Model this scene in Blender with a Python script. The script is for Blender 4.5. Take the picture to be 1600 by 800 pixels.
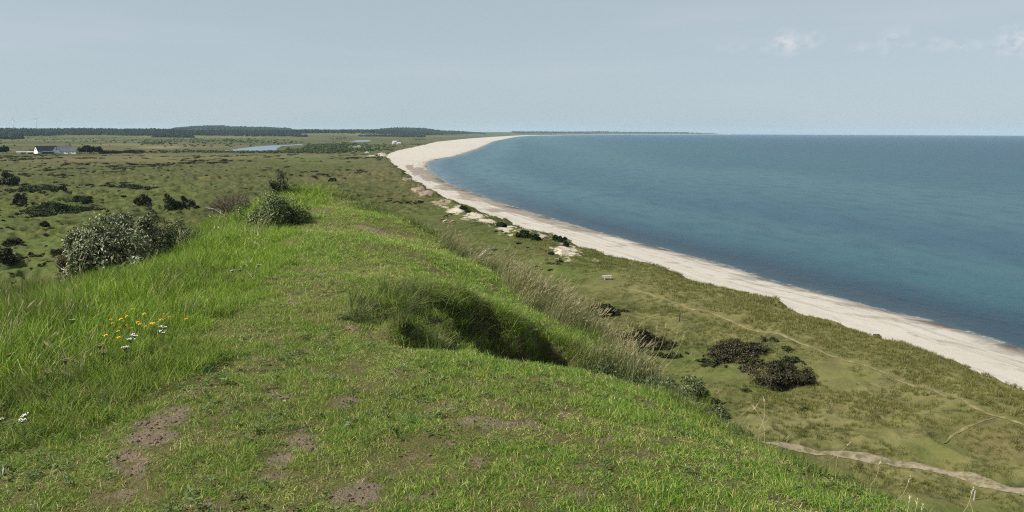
import bpy, bmesh, math, random
import numpy as np
from mathutils import Vector, Matrix, Euler

for o in list(bpy.data.objects):
    bpy.data.objects.remove(o)
random.seed(7)
RNG = np.random.default_rng(11)
sc = bpy.context.scene
COL = sc.collection

# ------------------------------------------------------------------ camera, sky, sun, exposure
CAM_Z = 33.0
FPX = 1232.0
PITCH = math.radians(8.93)
ROLL = math.radians(0.22)
_F = np.array([0.0, math.cos(PITCH), -math.sin(PITCH)])
_R0 = np.array([1.0, 0.0, 0.0])
_U0 = np.array([0.0, math.sin(PITCH), math.cos(PITCH)])
_R = _R0 * math.cos(ROLL) + _U0 * math.sin(ROLL)
_U = _U0 * math.cos(ROLL) - _R0 * math.sin(ROLL)

cam_data = bpy.data.cameras.new('camera')
cam_data.sensor_width = 36.0
cam_data.lens = 36.0 * FPX / 1600.0
cam_data.clip_start = 0.05
cam_data.clip_end = 200000.0
cam = bpy.data.objects.new('camera', cam_data)
COL.objects.link(cam)
cam.matrix_world = Matrix(((_R[0], _U[0], -_F[0], 0.0), (_R[1], _U[1], -_F[1], 0.0),
                           (_R[2], _U[2], -_F[2], CAM_Z), (0, 0, 0, 1)))
sc.camera = cam

SUN_EL = math.radians(43)
SUN_AZ = math.radians(-106)          # clockwise from +Y: the sun stands to the left, a little behind
SUN_DIR = Vector((math.sin(SUN_AZ) * math.cos(SUN_EL), math.cos(SUN_AZ) * math.cos(SUN_EL), math.sin(SUN_EL)))
sun_data = bpy.data.lights.new('sun', 'SUN')
sun_data.energy = 5.0
sun_data.angle = math.radians(0.5)
sun_data.color = (1.0, 0.94, 0.84)
sun = bpy.data.objects.new('sun', sun_data)
COL.objects.link(sun)
sun.rotation_euler = SUN_DIR.to_track_quat('Z', 'Y').to_euler()

world = bpy.data.worlds.new('World')
sc.world = world
world.use_nodes = True
wn, wl = world.node_tree.nodes, world.node_tree.links
wn.clear()
w_out = wn.new('ShaderNodeOutputWorld')
w_bg = wn.new('ShaderNodeBackground')
w_bg.inputs['Strength'].default_value = 0.069
sky = wn.new('ShaderNodeTexSky')
sky.sky_type = 'NISHITA'
sky.sun_disc = False
sky.sun_elevation = SUN_EL
sky.sun_rotation = SUN_AZ
sky.air_density = 0.7
sky.dust_density = 0.5
sky.ozone_density = 6.0
sky.altitude = 30
SKY_SAT = 0.45
w_hsv = wn.new('ShaderNodeHueSaturation')
w_hsv.inputs['Saturation'].default_value = SKY_SAT
w_hsv.inputs['Value'].default_value = 0.97
w_hsv.inputs['Hue'].default_value = 0.488
wl.new(sky.outputs[0], w_hsv.inputs['Color'])
# thin clouds in the sky: small puffs low on the right, faint high veils
w_tc = wn.new('ShaderNodeTexCoord')


def sky_dir(px, py):
    d = _F * FPX + _R * (px - 800) + _U * (400 - py)
    return d / np.linalg.norm(d)


def wmath(op, a, b=None, c=None):
    n = wn.new('ShaderNodeMath')
    n.operation = op
    for i, v in enumerate((a, b, c)):
        if v is None:
            continue
        if isinstance(v, (int, float)):
            n.inputs[i].default_value = v
        else:
            wl.new(v, n.inputs[i])
    return n.outputs[0]


w_noise = wn.new('ShaderNodeTexNoise')
w_noise.inputs['Scale'].default_value = 95.0
w_noise.inputs['Detail'].default_value = 6.0
w_noise.inputs['Roughness'].default_value = 0.62
w_map = wn.new('ShaderNodeMapping')
w_map.inputs['Rotation'].default_value = (0, math.radians(-18), 0)
w_map.inputs['Scale'].default_value = (0.75, 1.0, 1.1)
wl.new(w_tc.outputs['Generated'], w_map.inputs['Vector'])
wl.new(w_map.outputs[0], w_noise.inputs['Vector'])
cloud = None
for px, py, hw, hh, amt in ((1231, 66, 20, 15, .9), (1270, 64, 13, 10, .7), (1393, 66, 16, 17, .55), (1412, 48, 8, 8, .4),
                            (1455, 70, 22, 8, .45), (1498, 71, 30, 7, .45), (1590, 64, 24, 18, .75), (1345, 72, 16, 6, .3),
                            (1140, 75, 20, 6, .28), (1215, 77, 26, 5, .3), (1530, 70, 20, 6, .3)):
    c = sky_dir(px, py)
    dt = wn.new('ShaderNodeVectorMath')
    dt.operation = 'SUBTRACT'
    wl.new(w_tc.outputs['Generated'], dt.inputs[0])
    dt.inputs[1].default_value = tuple(c)
    sx = wn.new('ShaderNodeVectorMath')
    sx.operation = 'MULTIPLY'
    wl.new(dt.outputs[0], sx.inputs[0])
    sx.inputs[1].default_value = (FPX / hw, FPX / hw, FPX / hh)
    ln = wn.new('ShaderNodeVectorMath')
    ln.operation = 'LENGTH'
    wl.new(sx.outputs[0], ln.inputs[0])
    g = wmath('MULTIPLY', wmath('MAXIMUM', wmath('SUBTRACT', 1.0, wmath('MULTIPLY', ln.outputs['Value'], 0.66)), 0.0), amt)
    cloud = g if cloud is None else wmath('MAXIMUM', cloud, g)
puff = wmath('MULTIPLY', cloud, wmath('MAXIMUM', wmath('MULTIPLY', wmath('SUBTRACT', w_noise.outputs['Fac'], 0.40), 4.2), 0.0))
# veil
w_noise2 = wn.new('ShaderNodeTexNoise')
w_noise2.inputs['Scale'].default_value = 3.2
w_noise2.inputs['Detail'].default_value = 7.0
w_noise2.inputs['Roughness'].default_value = 0.55
w_map2 = wn.new('ShaderNodeMapping')
w_map2.inputs['Scale'].default_value = (0.8, 0.8, 7.0)
w_map2.inputs['Rotation'].default_value = (0, math.radians(5), 0)
wl.new(w_tc.outputs['Generated'], w_map2.inputs['Vector'])
wl.new(w_map2.outputs[0], w_noise2.inputs['Vector'])
veil = wmath('MULTIPLY', wmath('MAXIMUM', wmath('SUBTRACT', w_noise2.outputs['Fac'], 0.45), 0.0), 0.40)
cl = wmath('MINIMUM', wmath('ADD', wmath('MULTIPLY', puff, 0.95), veil), 0.6)
w_mix = wn.new('ShaderNodeMix')
w_mix.data_type = 'RGBA'
wl.new(cl, w_mix.inputs[0])
w_thin = wn.new('ShaderNodeMix')          # a thin even veil of high cloud over the whole sky
w_thin.data_type = 'RGBA'
w_thin.inputs[0].default_value = 0.65
wl.new(w_hsv.outputs[0], w_thin.inputs[6])
w_thin.inputs[7].default_value = (4.60, 5.62, 6.10, 1)
wl.new(w_thin.outputs[2], w_mix.inputs[6])
w_mix.inputs[7].default_value = (7.6, 7.5, 7.7, 1)
wl.new(w_mix.outputs[2], w_bg.inputs['Color'])
wl.new(w_bg.outputs[0], w_out.inputs[0])

vs = sc.view_settings
vs.view_transform = 'Standard'
vs.look = 'None'
vs.gamma = 1.0
vs.use_curve_mapping = False
vs.exposure = 0.58
sc.cycles.volume_bounces = 2
sc.cycles.max_bounces = 6
sc.cycles.diffuse_bounces = 3
sc.cycles.transmission_bounces = 4
sc.cycles.transparent_max_bounces = 8
sc.cycles.use_adaptive_sampling = True
sc.cycles.use_denoising = False
sc.cycles.filter_width = 1.15
sc.cycles.sample_clamp_indirect = 4.0
sc.cycles.denoiser = 'OPENIMAGEDENOISE'
sc.cycles.denoising_input_passes = 'RGB_ALBEDO_NORMAL'
sc.cycles.denoising_prefilter = 'ACCURATE'

# ------------------------------------------------------------------ helpers


def ray(px, py):
    d = _F * FPX + _R * (px - 800) + _U * (400 - py)
    return d


def at_z(px, py, z):
    d = ray(px, py)
    t = (z - CAM_Z) / d[2]
    return d * t + np.array([0, 0, CAM_Z])


def at_y(px, py, y):
    d = ray(px, py)
    return d * (y / d[1]) + np.array([0, 0, CAM_Z])


def at_az(px, dist):
    d = ray(px, 210)
    h = math.hypot(d[0], d[1])
    return np.array([d[0] / h * dist, d[1] / h * dist])


def _hash(ix, iy, seed):
    h = (ix.astype(np.int64) * 374761393 + iy.astype(np.int64) * 668265263 + seed * 974634721) & 0xFFFFFFFF
    h = ((h ^ (h >> 13)) * 1274126177) & 0xFFFFFFFF
    h = h ^ (h >> 16)
    return (h & 0xFFFFFF).astype(np.float32) / 16777215.0


def vnoise(x, y, seed=0):
    x0 = np.floor(x)
    y0 = np.floor(y)
    fx = (x - x0).astype(np.float32)
    fy = (y - y0).astype(np.float32)
    fx = fx * fx * fx * (fx * (fx * 6 - 15) + 10)
    fy = fy * fy * fy * (fy * (fy * 6 - 15) + 10)
    a = _hash(x0, y0, seed)
    b = _hash(x0 + 1, y0, seed)
    c = _hash(x0, y0 + 1, seed)
    d = _hash(x0 + 1, y0 + 1, seed)
    return (a + (b - a) * fx) * (1 - fy) + (c + (d - c) * fx) * fy


def fbm(x, y, octv=4, seed=0, gain=0.5):
    s = 0.0
    a = 1.0
    t = 0.0
    for i in range(octv):
        s = s + a * (vnoise(x * 2 ** i + 17.3 * i, y * 2 ** i - 9.1 * i, seed + i) * 2 - 1)
        t += a
        a *= gain
    return s / t


def sstep(a, b, x):
    t = np.clip((x - a) / (b - a), 0, 1)
    return t * t * (3 - 2 * t)


def poly_dist(X, Y, pts, closed):
    best = np.full(X.shape, 1e18, np.float64)
    n = len(pts)
    for i in range(n if closed else n - 1):
        ax, ay = pts[i][0], pts[i][1]
        bx, by = pts[(i + 1) % n][0], pts[(i + 1) % n][1]
        dx, dy = bx - ax, by - ay
        L = dx * dx + dy * dy + 1e-12
        t = np.clip(((X - ax) * dx + (Y - ay) * dy) / L, 0, 1)
        d = (X - ax - t * dx) ** 2 + (Y - ay - t * dy) ** 2
        np.minimum(best, d, out=best)
    return np.sqrt(best)


def inside(X, Y, pts):
    r = np.zeros(X.shape, bool)
    n = len(pts)
    for i in range(n):
        ax, ay = pts[i][0], pts[i][1]
        bx, by = pts[(i + 1) % n][0], pts[(i + 1) % n][1]
        if ay == by:
            continue
        c = ((ay > Y) != (by > Y)) & (X < (bx - ax) * (Y - ay) / (by - ay) + ax)
        r ^= c
    return r


def sdf(X, Y, pts):           # positive inside
    d = poly_dist(X, Y, pts, True)
    return np.where(inside(X, Y, pts), d, -d)


def np_mesh(name, verts, faces, mat=None, smooth=True, attrs=None):
    """faces: list of int arrays (n,3) or (n,4)"""
    me = bpy.data.meshes.new(name)
    verts = np.asarray(verts, np.float32)
    me.vertices.add(len(verts))
    me.vertices.foreach_set('co', verts.ravel())
    if not isinstance(faces, list):
        faces = [faces]
    faces = [np.asarray(f, np.int32) for f in faces if len(f)]
    loops = np.concatenate([f.ravel() for f in faces])
    tot = np.concatenate([np.full(len(f), f.shape[1], np.int32) for f in faces])
    start = np.concatenate([[0], np.cumsum(tot)[:-1]]).astype(np.int32)
    me.loops.add(len(loops))
    me.loops.foreach_set('vertex_index', loops)
    me.polygons.add(len(tot))
    me.polygons.foreach_set('loop_start', start)
    me.polygons.foreach_set('use_smooth', np.full(len(tot), smooth, bool))
    for k, v in (attrs or {}).items():
        a = me.attributes.new(k, 'FLOAT', 'POINT')
        a.data.foreach_set('value', np.asarray(v, np.float32))
    me.update(calc_edges=True)
    if mat:
        me.materials.append(mat)
    return me


def link(name, me, parent=None, loc=None):
    o = bpy.data.objects.new(name, me)
    COL.objects.link(o)
    if parent is not None:
        o.parent = parent
    if loc is not None:
        o.location = loc
    return o


def tag(o, label, cat, group=None):
    o['label'] = label
    o['category'] = cat
    if group:
        o['group'] = group
    return o


def struct(name, me):
    o = link(name, me)
    o['kind'] = 'structure'
    return o


def stuff(name, me, label=None):
    o = link(name, me)
    o['kind'] = 'stuff'
    return o


def empty(name, loc, label, cat, group=None, rz=0.0):
    o = bpy.data.objects.new(name, None)
    o.empty_display_size = 0.2
    COL.objects.link(o)
    o.location = loc
    o.rotation_euler = (0, 0, rz)
    return tag(o, label, cat, group)


class MB:
    """collects triangles / quads for one mesh"""

    def __init__(self):
        self.v = []
        self.t = []
        self.q = []
        self.a = []
        self.n = 0

    def add(self, v, tris=None, quads=None, val=0.0):
        v = np.asarray(v, np.float64).reshape(-1, 3)
        if tris is not None and len(tris):
            self.t.append(np.asarray(tris, np.int32) + self.n)
        if quads is not None and len(quads):
            self.q.append(np.asarray(quads, np.int32) + self.n)
        self.v.append(v)
        self.a.append(np.broadcast_to(np.asarray(val, np.float32), (len(v),)))
        self.n += len(v)

    def tube(self, pts, rad, sides=6, val=0.0, cap=True):
        pts = np.asarray(pts, float)
        n = len(pts)
        rad = np.broadcast_to(np.asarray(rad, float), (n,))
        vs_, prev = [], None
        for i in range(n):
            t = pts[min(i + 1, n - 1)] - pts[max(i - 1, 0)]
            t /= (np.linalg.norm(t) + 1e-12)
            if prev is None:
                u = np.cross(t, [0, 0, 1.0])
                if np.linalg.norm(u) < 1e-3:
                    u = np.cross(t, [1.0, 0, 0])
            else:
                u = prev - t * np.dot(prev, t)
            u /= (np.linalg.norm(u) + 1e-12)
            prev = u
            w = np.cross(t, u)
            for k in range(sides):
                a = 2 * math.pi * k / sides
                vs_.append(pts[i] + rad[i] * (math.cos(a) * u + math.sin(a) * w))
        q = []
        for i in range(n - 1):
            for k in range(sides):
                k2 = (k + 1) % sides
                q.append((i * sides + k, i * sides + k2, (i + 1) * sides + k2, (i + 1) * sides + k))
        tr = []
        if cap:
            vs_.append(pts[0])
            vs_.append(pts[-1])
            for k in range(sides):
                k2 = (k + 1) % sides
                tr.append((n * sides, k2, k))
                tr.append((n * sides + 1, (n - 1) * sides + k, (n - 1) * sides + k2))
        self.add(vs_, tr, q, val)

    def box(self, c, s, rz=0.0, ry=0.0, val=0.0, bevel=0.0):
        c = np.asarray(c, float)
        hx, hy, hz = [k / 2 for k in s]
        if bevel <= 0:
            v = np.array([(x, y, z) for z in (-hz, hz) for y in (-hy, hy) for x in (-hx, hx)])
            q = [(0, 2, 3, 1), (4, 5, 7, 6), (0, 1, 5, 4), (2, 6, 7, 3), (0, 4, 6, 2), (1, 3, 7, 5)]
            R = np.array(Euler((0, ry, rz)).to_matrix())
            self.add(v @ R.T + c, None, q, val)
            return
        bm = bmesh.new()
        bmesh.ops.create_cube(bm, size=1.0)
        for vv in bm.verts:
            vv.co = Vector((vv.co.x * 2 * hx, vv.co.y * 2 * hy, vv.co.z * 2 * hz))
        bmesh.ops.bevel(bm, geom=bm.edges[:], offset=bevel, segments=2, affect='EDGES')
        bmesh.ops.triangulate(bm, faces=bm.faces[:])
        bm.verts.index_update()
        v = np.array([vv.co[:] for vv in bm.verts])
        t = [[l.vert.index for l in f.loops] for f in bm.faces]
        bm.free()
        R = np.array(Euler((0, ry, rz)).to_matrix())
        self.add(v @ R.T + c, t, None, val)

    def mesh(self, name, mat=None, smooth=False):
        fs = []
        if self.t:
            fs.append(np.concatenate(self.t))
        if self.q:
            fs.append(np.concatenate(self.q))
        return np_mesh(name, np.concatenate(self.v), fs, mat, smooth, {'rnd': np.concatenate(self.a)})

    def build(self, name, mat=None, parent=None, smooth=False, loc=None):
        return link(name, self.mesh(name, mat, smooth), parent, loc)


# ------------------------------------------------------------------ materials
class NT:
    def __init__(self, name):
        self.m = bpy.data.materials.new(name)
        self.m.use_nodes = True
        self.t = self.m.node_tree
        self.t.nodes.clear()
        self.out = self.t.nodes.new('ShaderNodeOutputMaterial')

    def n(self, typ, **kw):
        nd = self.t.nodes.new(typ)
        for k, v in kw.items():
            setattr(nd, k, v)
        return nd

    def set(self, sock, v):
        if isinstance(v, bpy.types.NodeSocket):
            self.t.links.new(v, sock)
        elif isinstance(v, (tuple, list)) and len(v) == 3 and sock.type == 'RGBA':
            sock.default_value = (*v, 1)
        else:
            sock.default_value = v

    def math(self, op, a, b=None, c=None, clamp=False):
        nd = self.n('ShaderNodeMath', operation=op, use_clamp=clamp)
        for i, v in enumerate((a, b, c)):
            if v is not None:
                self.set(nd.inputs[i], v)
        return nd.outputs[0]

    def mix(self, f, a, b, blend='MIX'):
        nd = self.n('ShaderNodeMix', data_type='RGBA', blend_type=blend)
        self.set(nd.inputs[0], f)
        self.set(nd.inputs[6], a)
        self.set(nd.inputs[7], b)
        return nd.outputs[2]

    def attr(self, name, inst=False):
        nd = self.n('ShaderNodeAttribute', attribute_name=name)
        if inst:
            nd.attribute_type = 'INSTANCER'
        return nd.outputs['Fac']

    def pos(self):
        return self.n('ShaderNodeNewGeometry').outputs['Position']

    def objco(self):
        return self.n('ShaderNodeTexCoord').outputs['Object']

    def noise(self, scale, detail=4, rough=0.55, vec=None, stretch=None, dist=0.0):
        nd = self.n('ShaderNodeTexNoise')
        nd.inputs['Scale'].default_value = scale
        nd.inputs['Detail'].default_value = detail
        nd.inputs['Roughness'].default_value = rough
        nd.inputs['Distortion'].default_value = dist
        v = vec if vec is not None else self.pos()
        if stretch:
            mp = self.n('ShaderNodeMapping')
            mp.inputs['Scale'].default_value = stretch
            self.set(mp.inputs['Vector'], v)
            v = mp.outputs[0]
        self.set(nd.inputs['Vector'], v)
        return nd.outputs['Fac']

    def ramp(self, f, stops, interp='LINEAR'):
        nd = self.n('ShaderNodeValToRGB')
        cr = nd.color_ramp
        cr.interpolation = interp
        while len(cr.elements) < len(stops):
            cr.elements.new(0.5)
        for e, (p, c) in zip(cr.elements, stops):
            e.position = p
            e.color = (*c, 1) if len(c) == 3 else c
        self.set(nd.inputs[0], f)
        return nd.outputs['Color']

    def rng(self, f, a, b, c=0.0, d=1.0):
        nd = self.n('ShaderNodeMapRange')
        self.set(nd.inputs['Value'], f)
        nd.inputs['From Min'].default_value = a
        nd.inputs['From Max'].default_value = b
        nd.inputs['To Min'].default_value = c
        nd.inputs['To Max'].default_value = d
        return nd.outputs['Result']

    def bump(self, h, strength=0.5, dist=0.1):
        nd = self.n('ShaderNodeBump')
        nd.inputs['Strength'].default_value = strength
        nd.inputs['Distance'].default_value = dist
        self.set(nd.inputs['Height'], h)
        return nd.outputs['Normal']

    def principled(self, col, rough=0.8, spec=0.3, normal=None, **kw):
        p = self.n('ShaderNodeBsdfPrincipled')
        self.set(p.inputs['Base Color'], col)
        self.set(p.inputs['Roughness'], rough)
        self.set(p.inputs['Specular IOR Level'], spec)
        if normal is not None:
            self.set(p.inputs['Normal'], normal)
        for k, v in kw.items():
            self.set(p.inputs[k], v)
        self.t.links.new(p.outputs[0], self.out.inputs[0])
        return self.m


def leaf_material(name, stops, stops2=None, trans=0.35, rough=0.55, spec=0.25, inst=True):
    """per-leaf colour from the attribute rnd (0..1), nudged per clump by tint"""
    k = NT(name)
    r = k.attr('rnd')
    c = k.ramp(r, stops)
    if stops2:
        c2 = k.ramp(r, stops2)
        c = k.mix(k.attr('tint', inst), c, c2)
    p = k.n('ShaderNodeBsdfPrincipled')
    k.set(p.inputs['Base Color'], c)
    p.inputs['Roughness'].default_value = rough
    p.inputs['Specular IOR Level'].default_value = spec
    tr = k.n('ShaderNodeBsdfTranslucent')
    k.set(tr.inputs['Color'], c)
    mx = k.n('ShaderNodeMixShader')
    mx.inputs[0].default_value = trans
    k.t.links.new(p.outputs[0], mx.inputs[1])
    k.t.links.new(tr.outputs[0], mx.inputs[2])
    k.t.links.new(mx.outputs[0], k.out.inputs[0])
    return k.m


def plain_material(name, col, rough=0.8, spec=0.25, var=0.2, scale=6.0, bump=0.0):
    k = NT(name)
    n = k.noise(scale, 4, 0.6, k.objco())
    c = k.mix(n, tuple(x * (1 - var) for x in col), tuple(min(1, x * (1 + var)) for x in col))
    nb = k.bump(n, bump, 0.02) if bump else None
    return k.principled(c, rough, spec, nb)

# ------------------------------------------------------------------ coast lines (plan view, metres)
GZ0 = 3.4
_w = [(1600, 546), (1537, 527), (1484, 510), (1428, 495), (1387, 486), (1334, 471.6), (1294, 461), (1250, 449), (1209, 440),
      (1172, 427), (1100, 405), (1040, 390), (1000, 380), (925, 360), (860, 341), (811, 326), (762, 310), (730, 298.6),
      (697.5, 285.6), (676, 271), (667, 260), (670, 254), (684.5, 249), (714, 243.5), (728, 238.5), (746, 233), (761, 226),
      (773, 220.6), (795, 216.2), (808, 213.7)]
WATER = [at_z(a, b, 0.0)[:2] for a, b in _w]
WATER = [WATER[0] + (WATER[0] - WATER[2]) * k for k in (40, 12, 4, 1.2)] + WATER
WATER += [at_az(830, 7600), at_az(900, 10300), at_az(1000, 13300), at_az(1085, 14700), at_az(1140, 15200), at_az(1143, 17500)]
_v = [(1600, 597), (1537, 577), (1490, 563), (1444, 551), (1397, 540), (1372, 529), (1331, 520), (1297, 503), (1250, 495.5), (1237, 491),
      (1228, 478), (1206, 466), (1159, 458), (1100, 448), (1045, 427), (1000, 411), (957, 401), (925, 391), (900, 387), (883, 377),
      (870, 368), (840, 360), (808, 355), (775, 343), (736, 327), (697, 310), (662, 292), (632, 271), (613, 259), (603, 245), (601, 241),
      (619, 234), (655, 227), (681, 221), (730, 216.2), (769, 213.6), (790, 212.4)]
VEG = [at_z(a, b, GZ0)[:2] for a, b in _v]
VEG = [VEG[0] + (VEG[0] - VEG[2]) * k for k in (40, 12, 4, 1.2)] + VEG
VEG += [at_az(815, 8000), at_az(898, 10700), at_az(1000, 13600), at_az(1085, 15000), at_az(1138, 15600), at_az(1140, 17500)]
_close = [np.array([2000.0, 30000.0]), np.array([-30000.0, 30000.0]), np.array([-30000.0, -9000.0]), np.array([float(VEG[0][0]), -9000.0])]
LAND_W = list(WATER) + _close[:3] + [np.array([float(WATER[0][0]), -9000.0])]
LAND_V = list(VEG) + _close


def coast_dist(X, Y, line, land):
    d = poly_dist(X, Y, line, False)
    return np.where(inside(X, Y, land), d, -d)


def blotch(X, Y, spots, z=GZ0, soft=0.6, seed=3, nz=0.55, ns=1.0):
    """patches of ground colour; each spot is turned into a place, a width and a depth on the ground"""
    out = np.zeros(X.shape)
    for px, py, hw, hh, amt in spots:
        c = at_z(px, py, z)
        D = math.hypot(c[0], c[1])
        u = np.array([c[0], c[1]]) / D
        sl = (CAM_Z - z) / D
        wx = hw * D / FPX
        wy = hh * D / FPX / sl
        dx, dy = X - c[0], Y - c[1]
        a = (dx * u[1] - dy * u[0]) / wx
        b = (dx * u[0] + dy * u[1]) / wy
        m = (np.abs(a) < 2.2) & (np.abs(b) < 2.2)
        if not m.any():
            continue
        q = np.sqrt(a[m] ** 2 + b[m] ** 2) + nz * fbm(X[m] / (wx * ns), Y[m] / (wx * ns), 4, seed)
        out[m] = np.maximum(out[m], amt * sstep(1 + soft * .5, 1 - soft * .5, q))
    return out


LAKES = []
for pts in ([(341, 236.4), (369, 232.6), (390, 229.7), (420, 227.4), (450, 226), (475, 224.8), (474, 226.8), (441, 228.9), (433, 233.5), (428, 235.4), (392, 236.6), (366, 237.0)],
            [(545, 221), (556, 219.2), (578, 218.6), (581, 220.6), (565, 221.9)]):
    LAKES.append([at_z(a, b, 3.0)[:2] for a, b in pts])


FLATS = [(*at_z(699, 345, GZ0)[:2], 17.0), (*at_z(705, 358, GZ0)[:2], 17.0), (*at_z(949, 440, GZ0)[:2], 12.0)]     # level pasture


def ground_z(X, Y, dv=None, full=False):
    X = np.asarray(X, float)
    Y = np.asarray(Y, float)
    if dv is None:
        dv = coast_dist(X, Y, VEG, LAND_V)
    r = np.hypot(X, Y)
    near = sstep(1100, 350, r)
    left = sstep(10, -80, X - 0.02 * Y)
    flat = np.zeros(X.shape)
    for fx, fy, fr in FLATS:
        flat = np.maximum(flat, sstep(1.5, .7, np.hypot(X - fx, Y - fy) / fr))
    flat = 1 - .88 * flat
    rag = fbm(X / 28, Y / 28, 3, 4) * 4.5 * near + fbm(X / 14, Y / 14, 4, 5) * (2.4 + 3.0 * sstep(150, 900, r)) + fbm(X / 4, Y / 4, 2, 6) * 0.8 * near
    d = dv + rag
    z = GZ0 + fbm(X / 75, Y / 75, 4, 1) * 1.5 * sstep(-5, 60, dv)
    z = z + flat * fbm(X / 19, Y / 19, 3, 2) * (0.55 + 0.35 * left) * sstep(3000, 600, r)
    # hummocks: billowed noise gives rounded tussock mounds with sharp hollows
    hm = 1 - np.abs(fbm(X / 7.5, Y / 7.5, 3, 3)) * 2.2
    z = z + flat * (hm - 0.5) * (0.40 + 1.25 * left) * near * (.55 + 1.1 * vnoise(X / 34, Y / 34, 4))
    z = z + fbm(X / 2.6, Y / 2.6, 2, 8) * 0.22 * near * flat
    ridge = np.exp(-((d - 11) / 10.0) ** 2) * (1.5 + 1.3 * fbm(X / 30, Y / 30, 3, 9)) * sstep(330, 190, Y)
    emb = np.exp(-((d - 4) / 6.0) ** 2) * (0.7 + 2.0 * fbm(X / 13, Y / 13, 3, 10)) * sstep(190, 240, Y) * sstep(900, 500, Y)
    z = z + ridge + emb
    # hollows behind the ridge
    z = z - 0.8 * np.exp(-((d - 38) / 14.0) ** 2) * sstep(330, 190, Y)
    # the land rises far inland and on the far headland
    z = z + (26 + 5 * fbm(X / 900, Y / 900, 3, 12)) * sstep(3700, 5600, r) * sstep(150, 900, dv)
    z = z + 3.5 * np.maximum(fbm(X / 260, Y / 260, 4, 14), 0) * sstep(1500, 2400, r) * sstep(200, 500, dv) * sstep(7000, 5000, r)
    for hpx, hr, hw_, hd_, hh_ in ((365, 8350, 620, 700, 33), (320, 8350, 300, 600, 8), (632, 7300, 260, 500, 24), (690, 7600, 500, 500, 9), (985, 13900, 700, 500, 14), (1060, 15400, 500, 500, 8)):
        cc = at_az(hpx, hr)
        uu = cc / np.hypot(*cc)
        ta = (X - cc[0]) * uu[1] - (Y - cc[1]) * uu[0]
        tb = (X - cc[0]) * uu[0] + (Y - cc[1]) * uu[1]
        z = z + hh_ * np.exp(-np.abs(ta / hw_) ** 3.2 - (tb / hd_) ** 2) * sstep(20, 260, dv)
    # bluff down to the beach
    z = np.where(d < 0, np.minimum(z, 3.6 + 0.0 * d) + d * 0.60, z - 0.9 * np.exp(-np.maximum(d, 0) / 1.6))
    for lk in LAKES:
        e = np.full(X.shape, -400.0)
        mm = (np.abs(X - np.mean([p[0] for p in lk])) < 700) & (np.abs(Y - np.mean([p[1] for p in lk])) < 900)
        if mm.any():
            e[mm] = sdf(X[mm], Y[mm], lk)
        e = e + 6 * fbm(X / 40, Y / 40, 3, 21)
        z = np.where(e > -60, np.maximum(z, 3.25) * (1 - sstep(-60, -5, e)) + 3.25 * sstep(-60, -5, e) - 1.0 * sstep(-2, 12, e), z)
    if full:
        return z, d
    return z


def beach_z(X, Y, dv, dw):
    t = np.clip(dw, 0, None) / (np.clip(dw, 0, None) + np.clip(-dv, 0, None) + 1e-6)
    z = 2.3 * np.power(t, 0.75) + 0.05 * fbm(X / 9, Y / 9, 3, 31)
    cusp = 0.12 * fbm(X / 25, Y / 25, 3, 33)
    return np.where(dw > 0, z + cusp * t * (1 - t) * 4, dw * 0.035)


# ------------------------------------------------------------------ hill in front of the camera (heights relative to the camera)


def rel(px, py, z):                 # a point on the view of (px,py) that lies z below the eye
    p = at_z(px, py, CAM_Z + z)
    return (p[0], p[1], z)


def rely(px, py, y, lower=0.0):     # the same, given its distance
    p = at_y(px, py, y)
    return (p[0], p[1], p[2] - CAM_Z - lower)


EDGE = [rely(1440, 812, 3.6, .07), rely(1300, 736, 4.4, .08), rely(1200, 690, 5.0, .08), rely(1100, 633, 5.7, .07), rely(1045, 606, 6.3, .05),
        rely(1000, 580, 8.2, .35), rely(955, 520, 9.8, .35), rely(872, 470, 11.8, .30), rely(765, 405, 15.0, .25), rely(690, 370, 18.2, .2),
        rely(602, 336, 22.5, .12), rely(545, 310, 26.0, .08), rely(490, 294, 29.5, .05),
        rely(440, 304, 28.0, .12), rely(400, 318, 25.0, .2), rely(350, 345, 20.5, .25), rely(300, 377, 16.0, .3), rely(200, 416, 12.0, .3),
        rely(130, 438, 10.4, .3), rely(0, 455, 9.0, .3), rely(-200, 520, 7.2, .3)]
HILL_POLY = [(e[0], e[1]) for e in EDGE] + [(-6.5, 3.0), (-7.0, -6), (-6, -20), (-2, -38), (5, -38), (6.0, -20), (4.2, -6), (2.6, 0.5), (2.1, 2.4)]
_ctl = [(0, 0, -1.6), (0, -4, -1.62), (-4, 0, -1.75), (-4, -6, -1.8), (1.6, 0, -1.68), (3, -6, -1.9), (0, -14, -1.7), (0, -30, -2.2), (-5, -20, -2.2), (5, -20, -2.2)]
for a in ((800, 800, -1.62), (400, 800, -1.63), (50, 800, -1.66), (1200, 795, -1.72), (800, 650, -1.66), (500, 650, -1.64), (150, 650, -1.64),
          (1000, 680, -1.76), (800, 560, -1.78), (600, 555, -1.71), (450, 550, -1.67), (200, 540, -1.63), (30, 520, -1.72), (480, 480, -1.70),
          (300, 470, -1.66), (120, 475, -1.80), (520, 430, -1.74), (620, 430, -1.76), (700, 450, -1.84), (380, 420, -1.74), (260, 425, -1.83),
          (560, 380, -1.84), (640, 385, -1.95), (450, 360, -1.88), (500, 322, -2.0), (560, 338, -2.06)):
    _ctl.append(rel(*a))
_ctl += EDGE
CTL = np.array(_ctl)


def _phi(r):
    return np.sqrt(r * r + 0.8)


_n = len(CTL)
_A = _phi(np.hypot(CTL[:, None, 0] - CTL[None, :, 0], CTL[:, None, 1] - CTL[None, :, 1])) - 0.12 * np.eye(_n)
_P = np.column_stack([np.ones(_n), CTL[:, 0], CTL[:, 1]])
_S = np.linalg.solve(np.block([[_A, _P], [_P.T, np.zeros((3, 3))]]), np.concatenate([CTL[:, 2], np.zeros(3)]))

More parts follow.
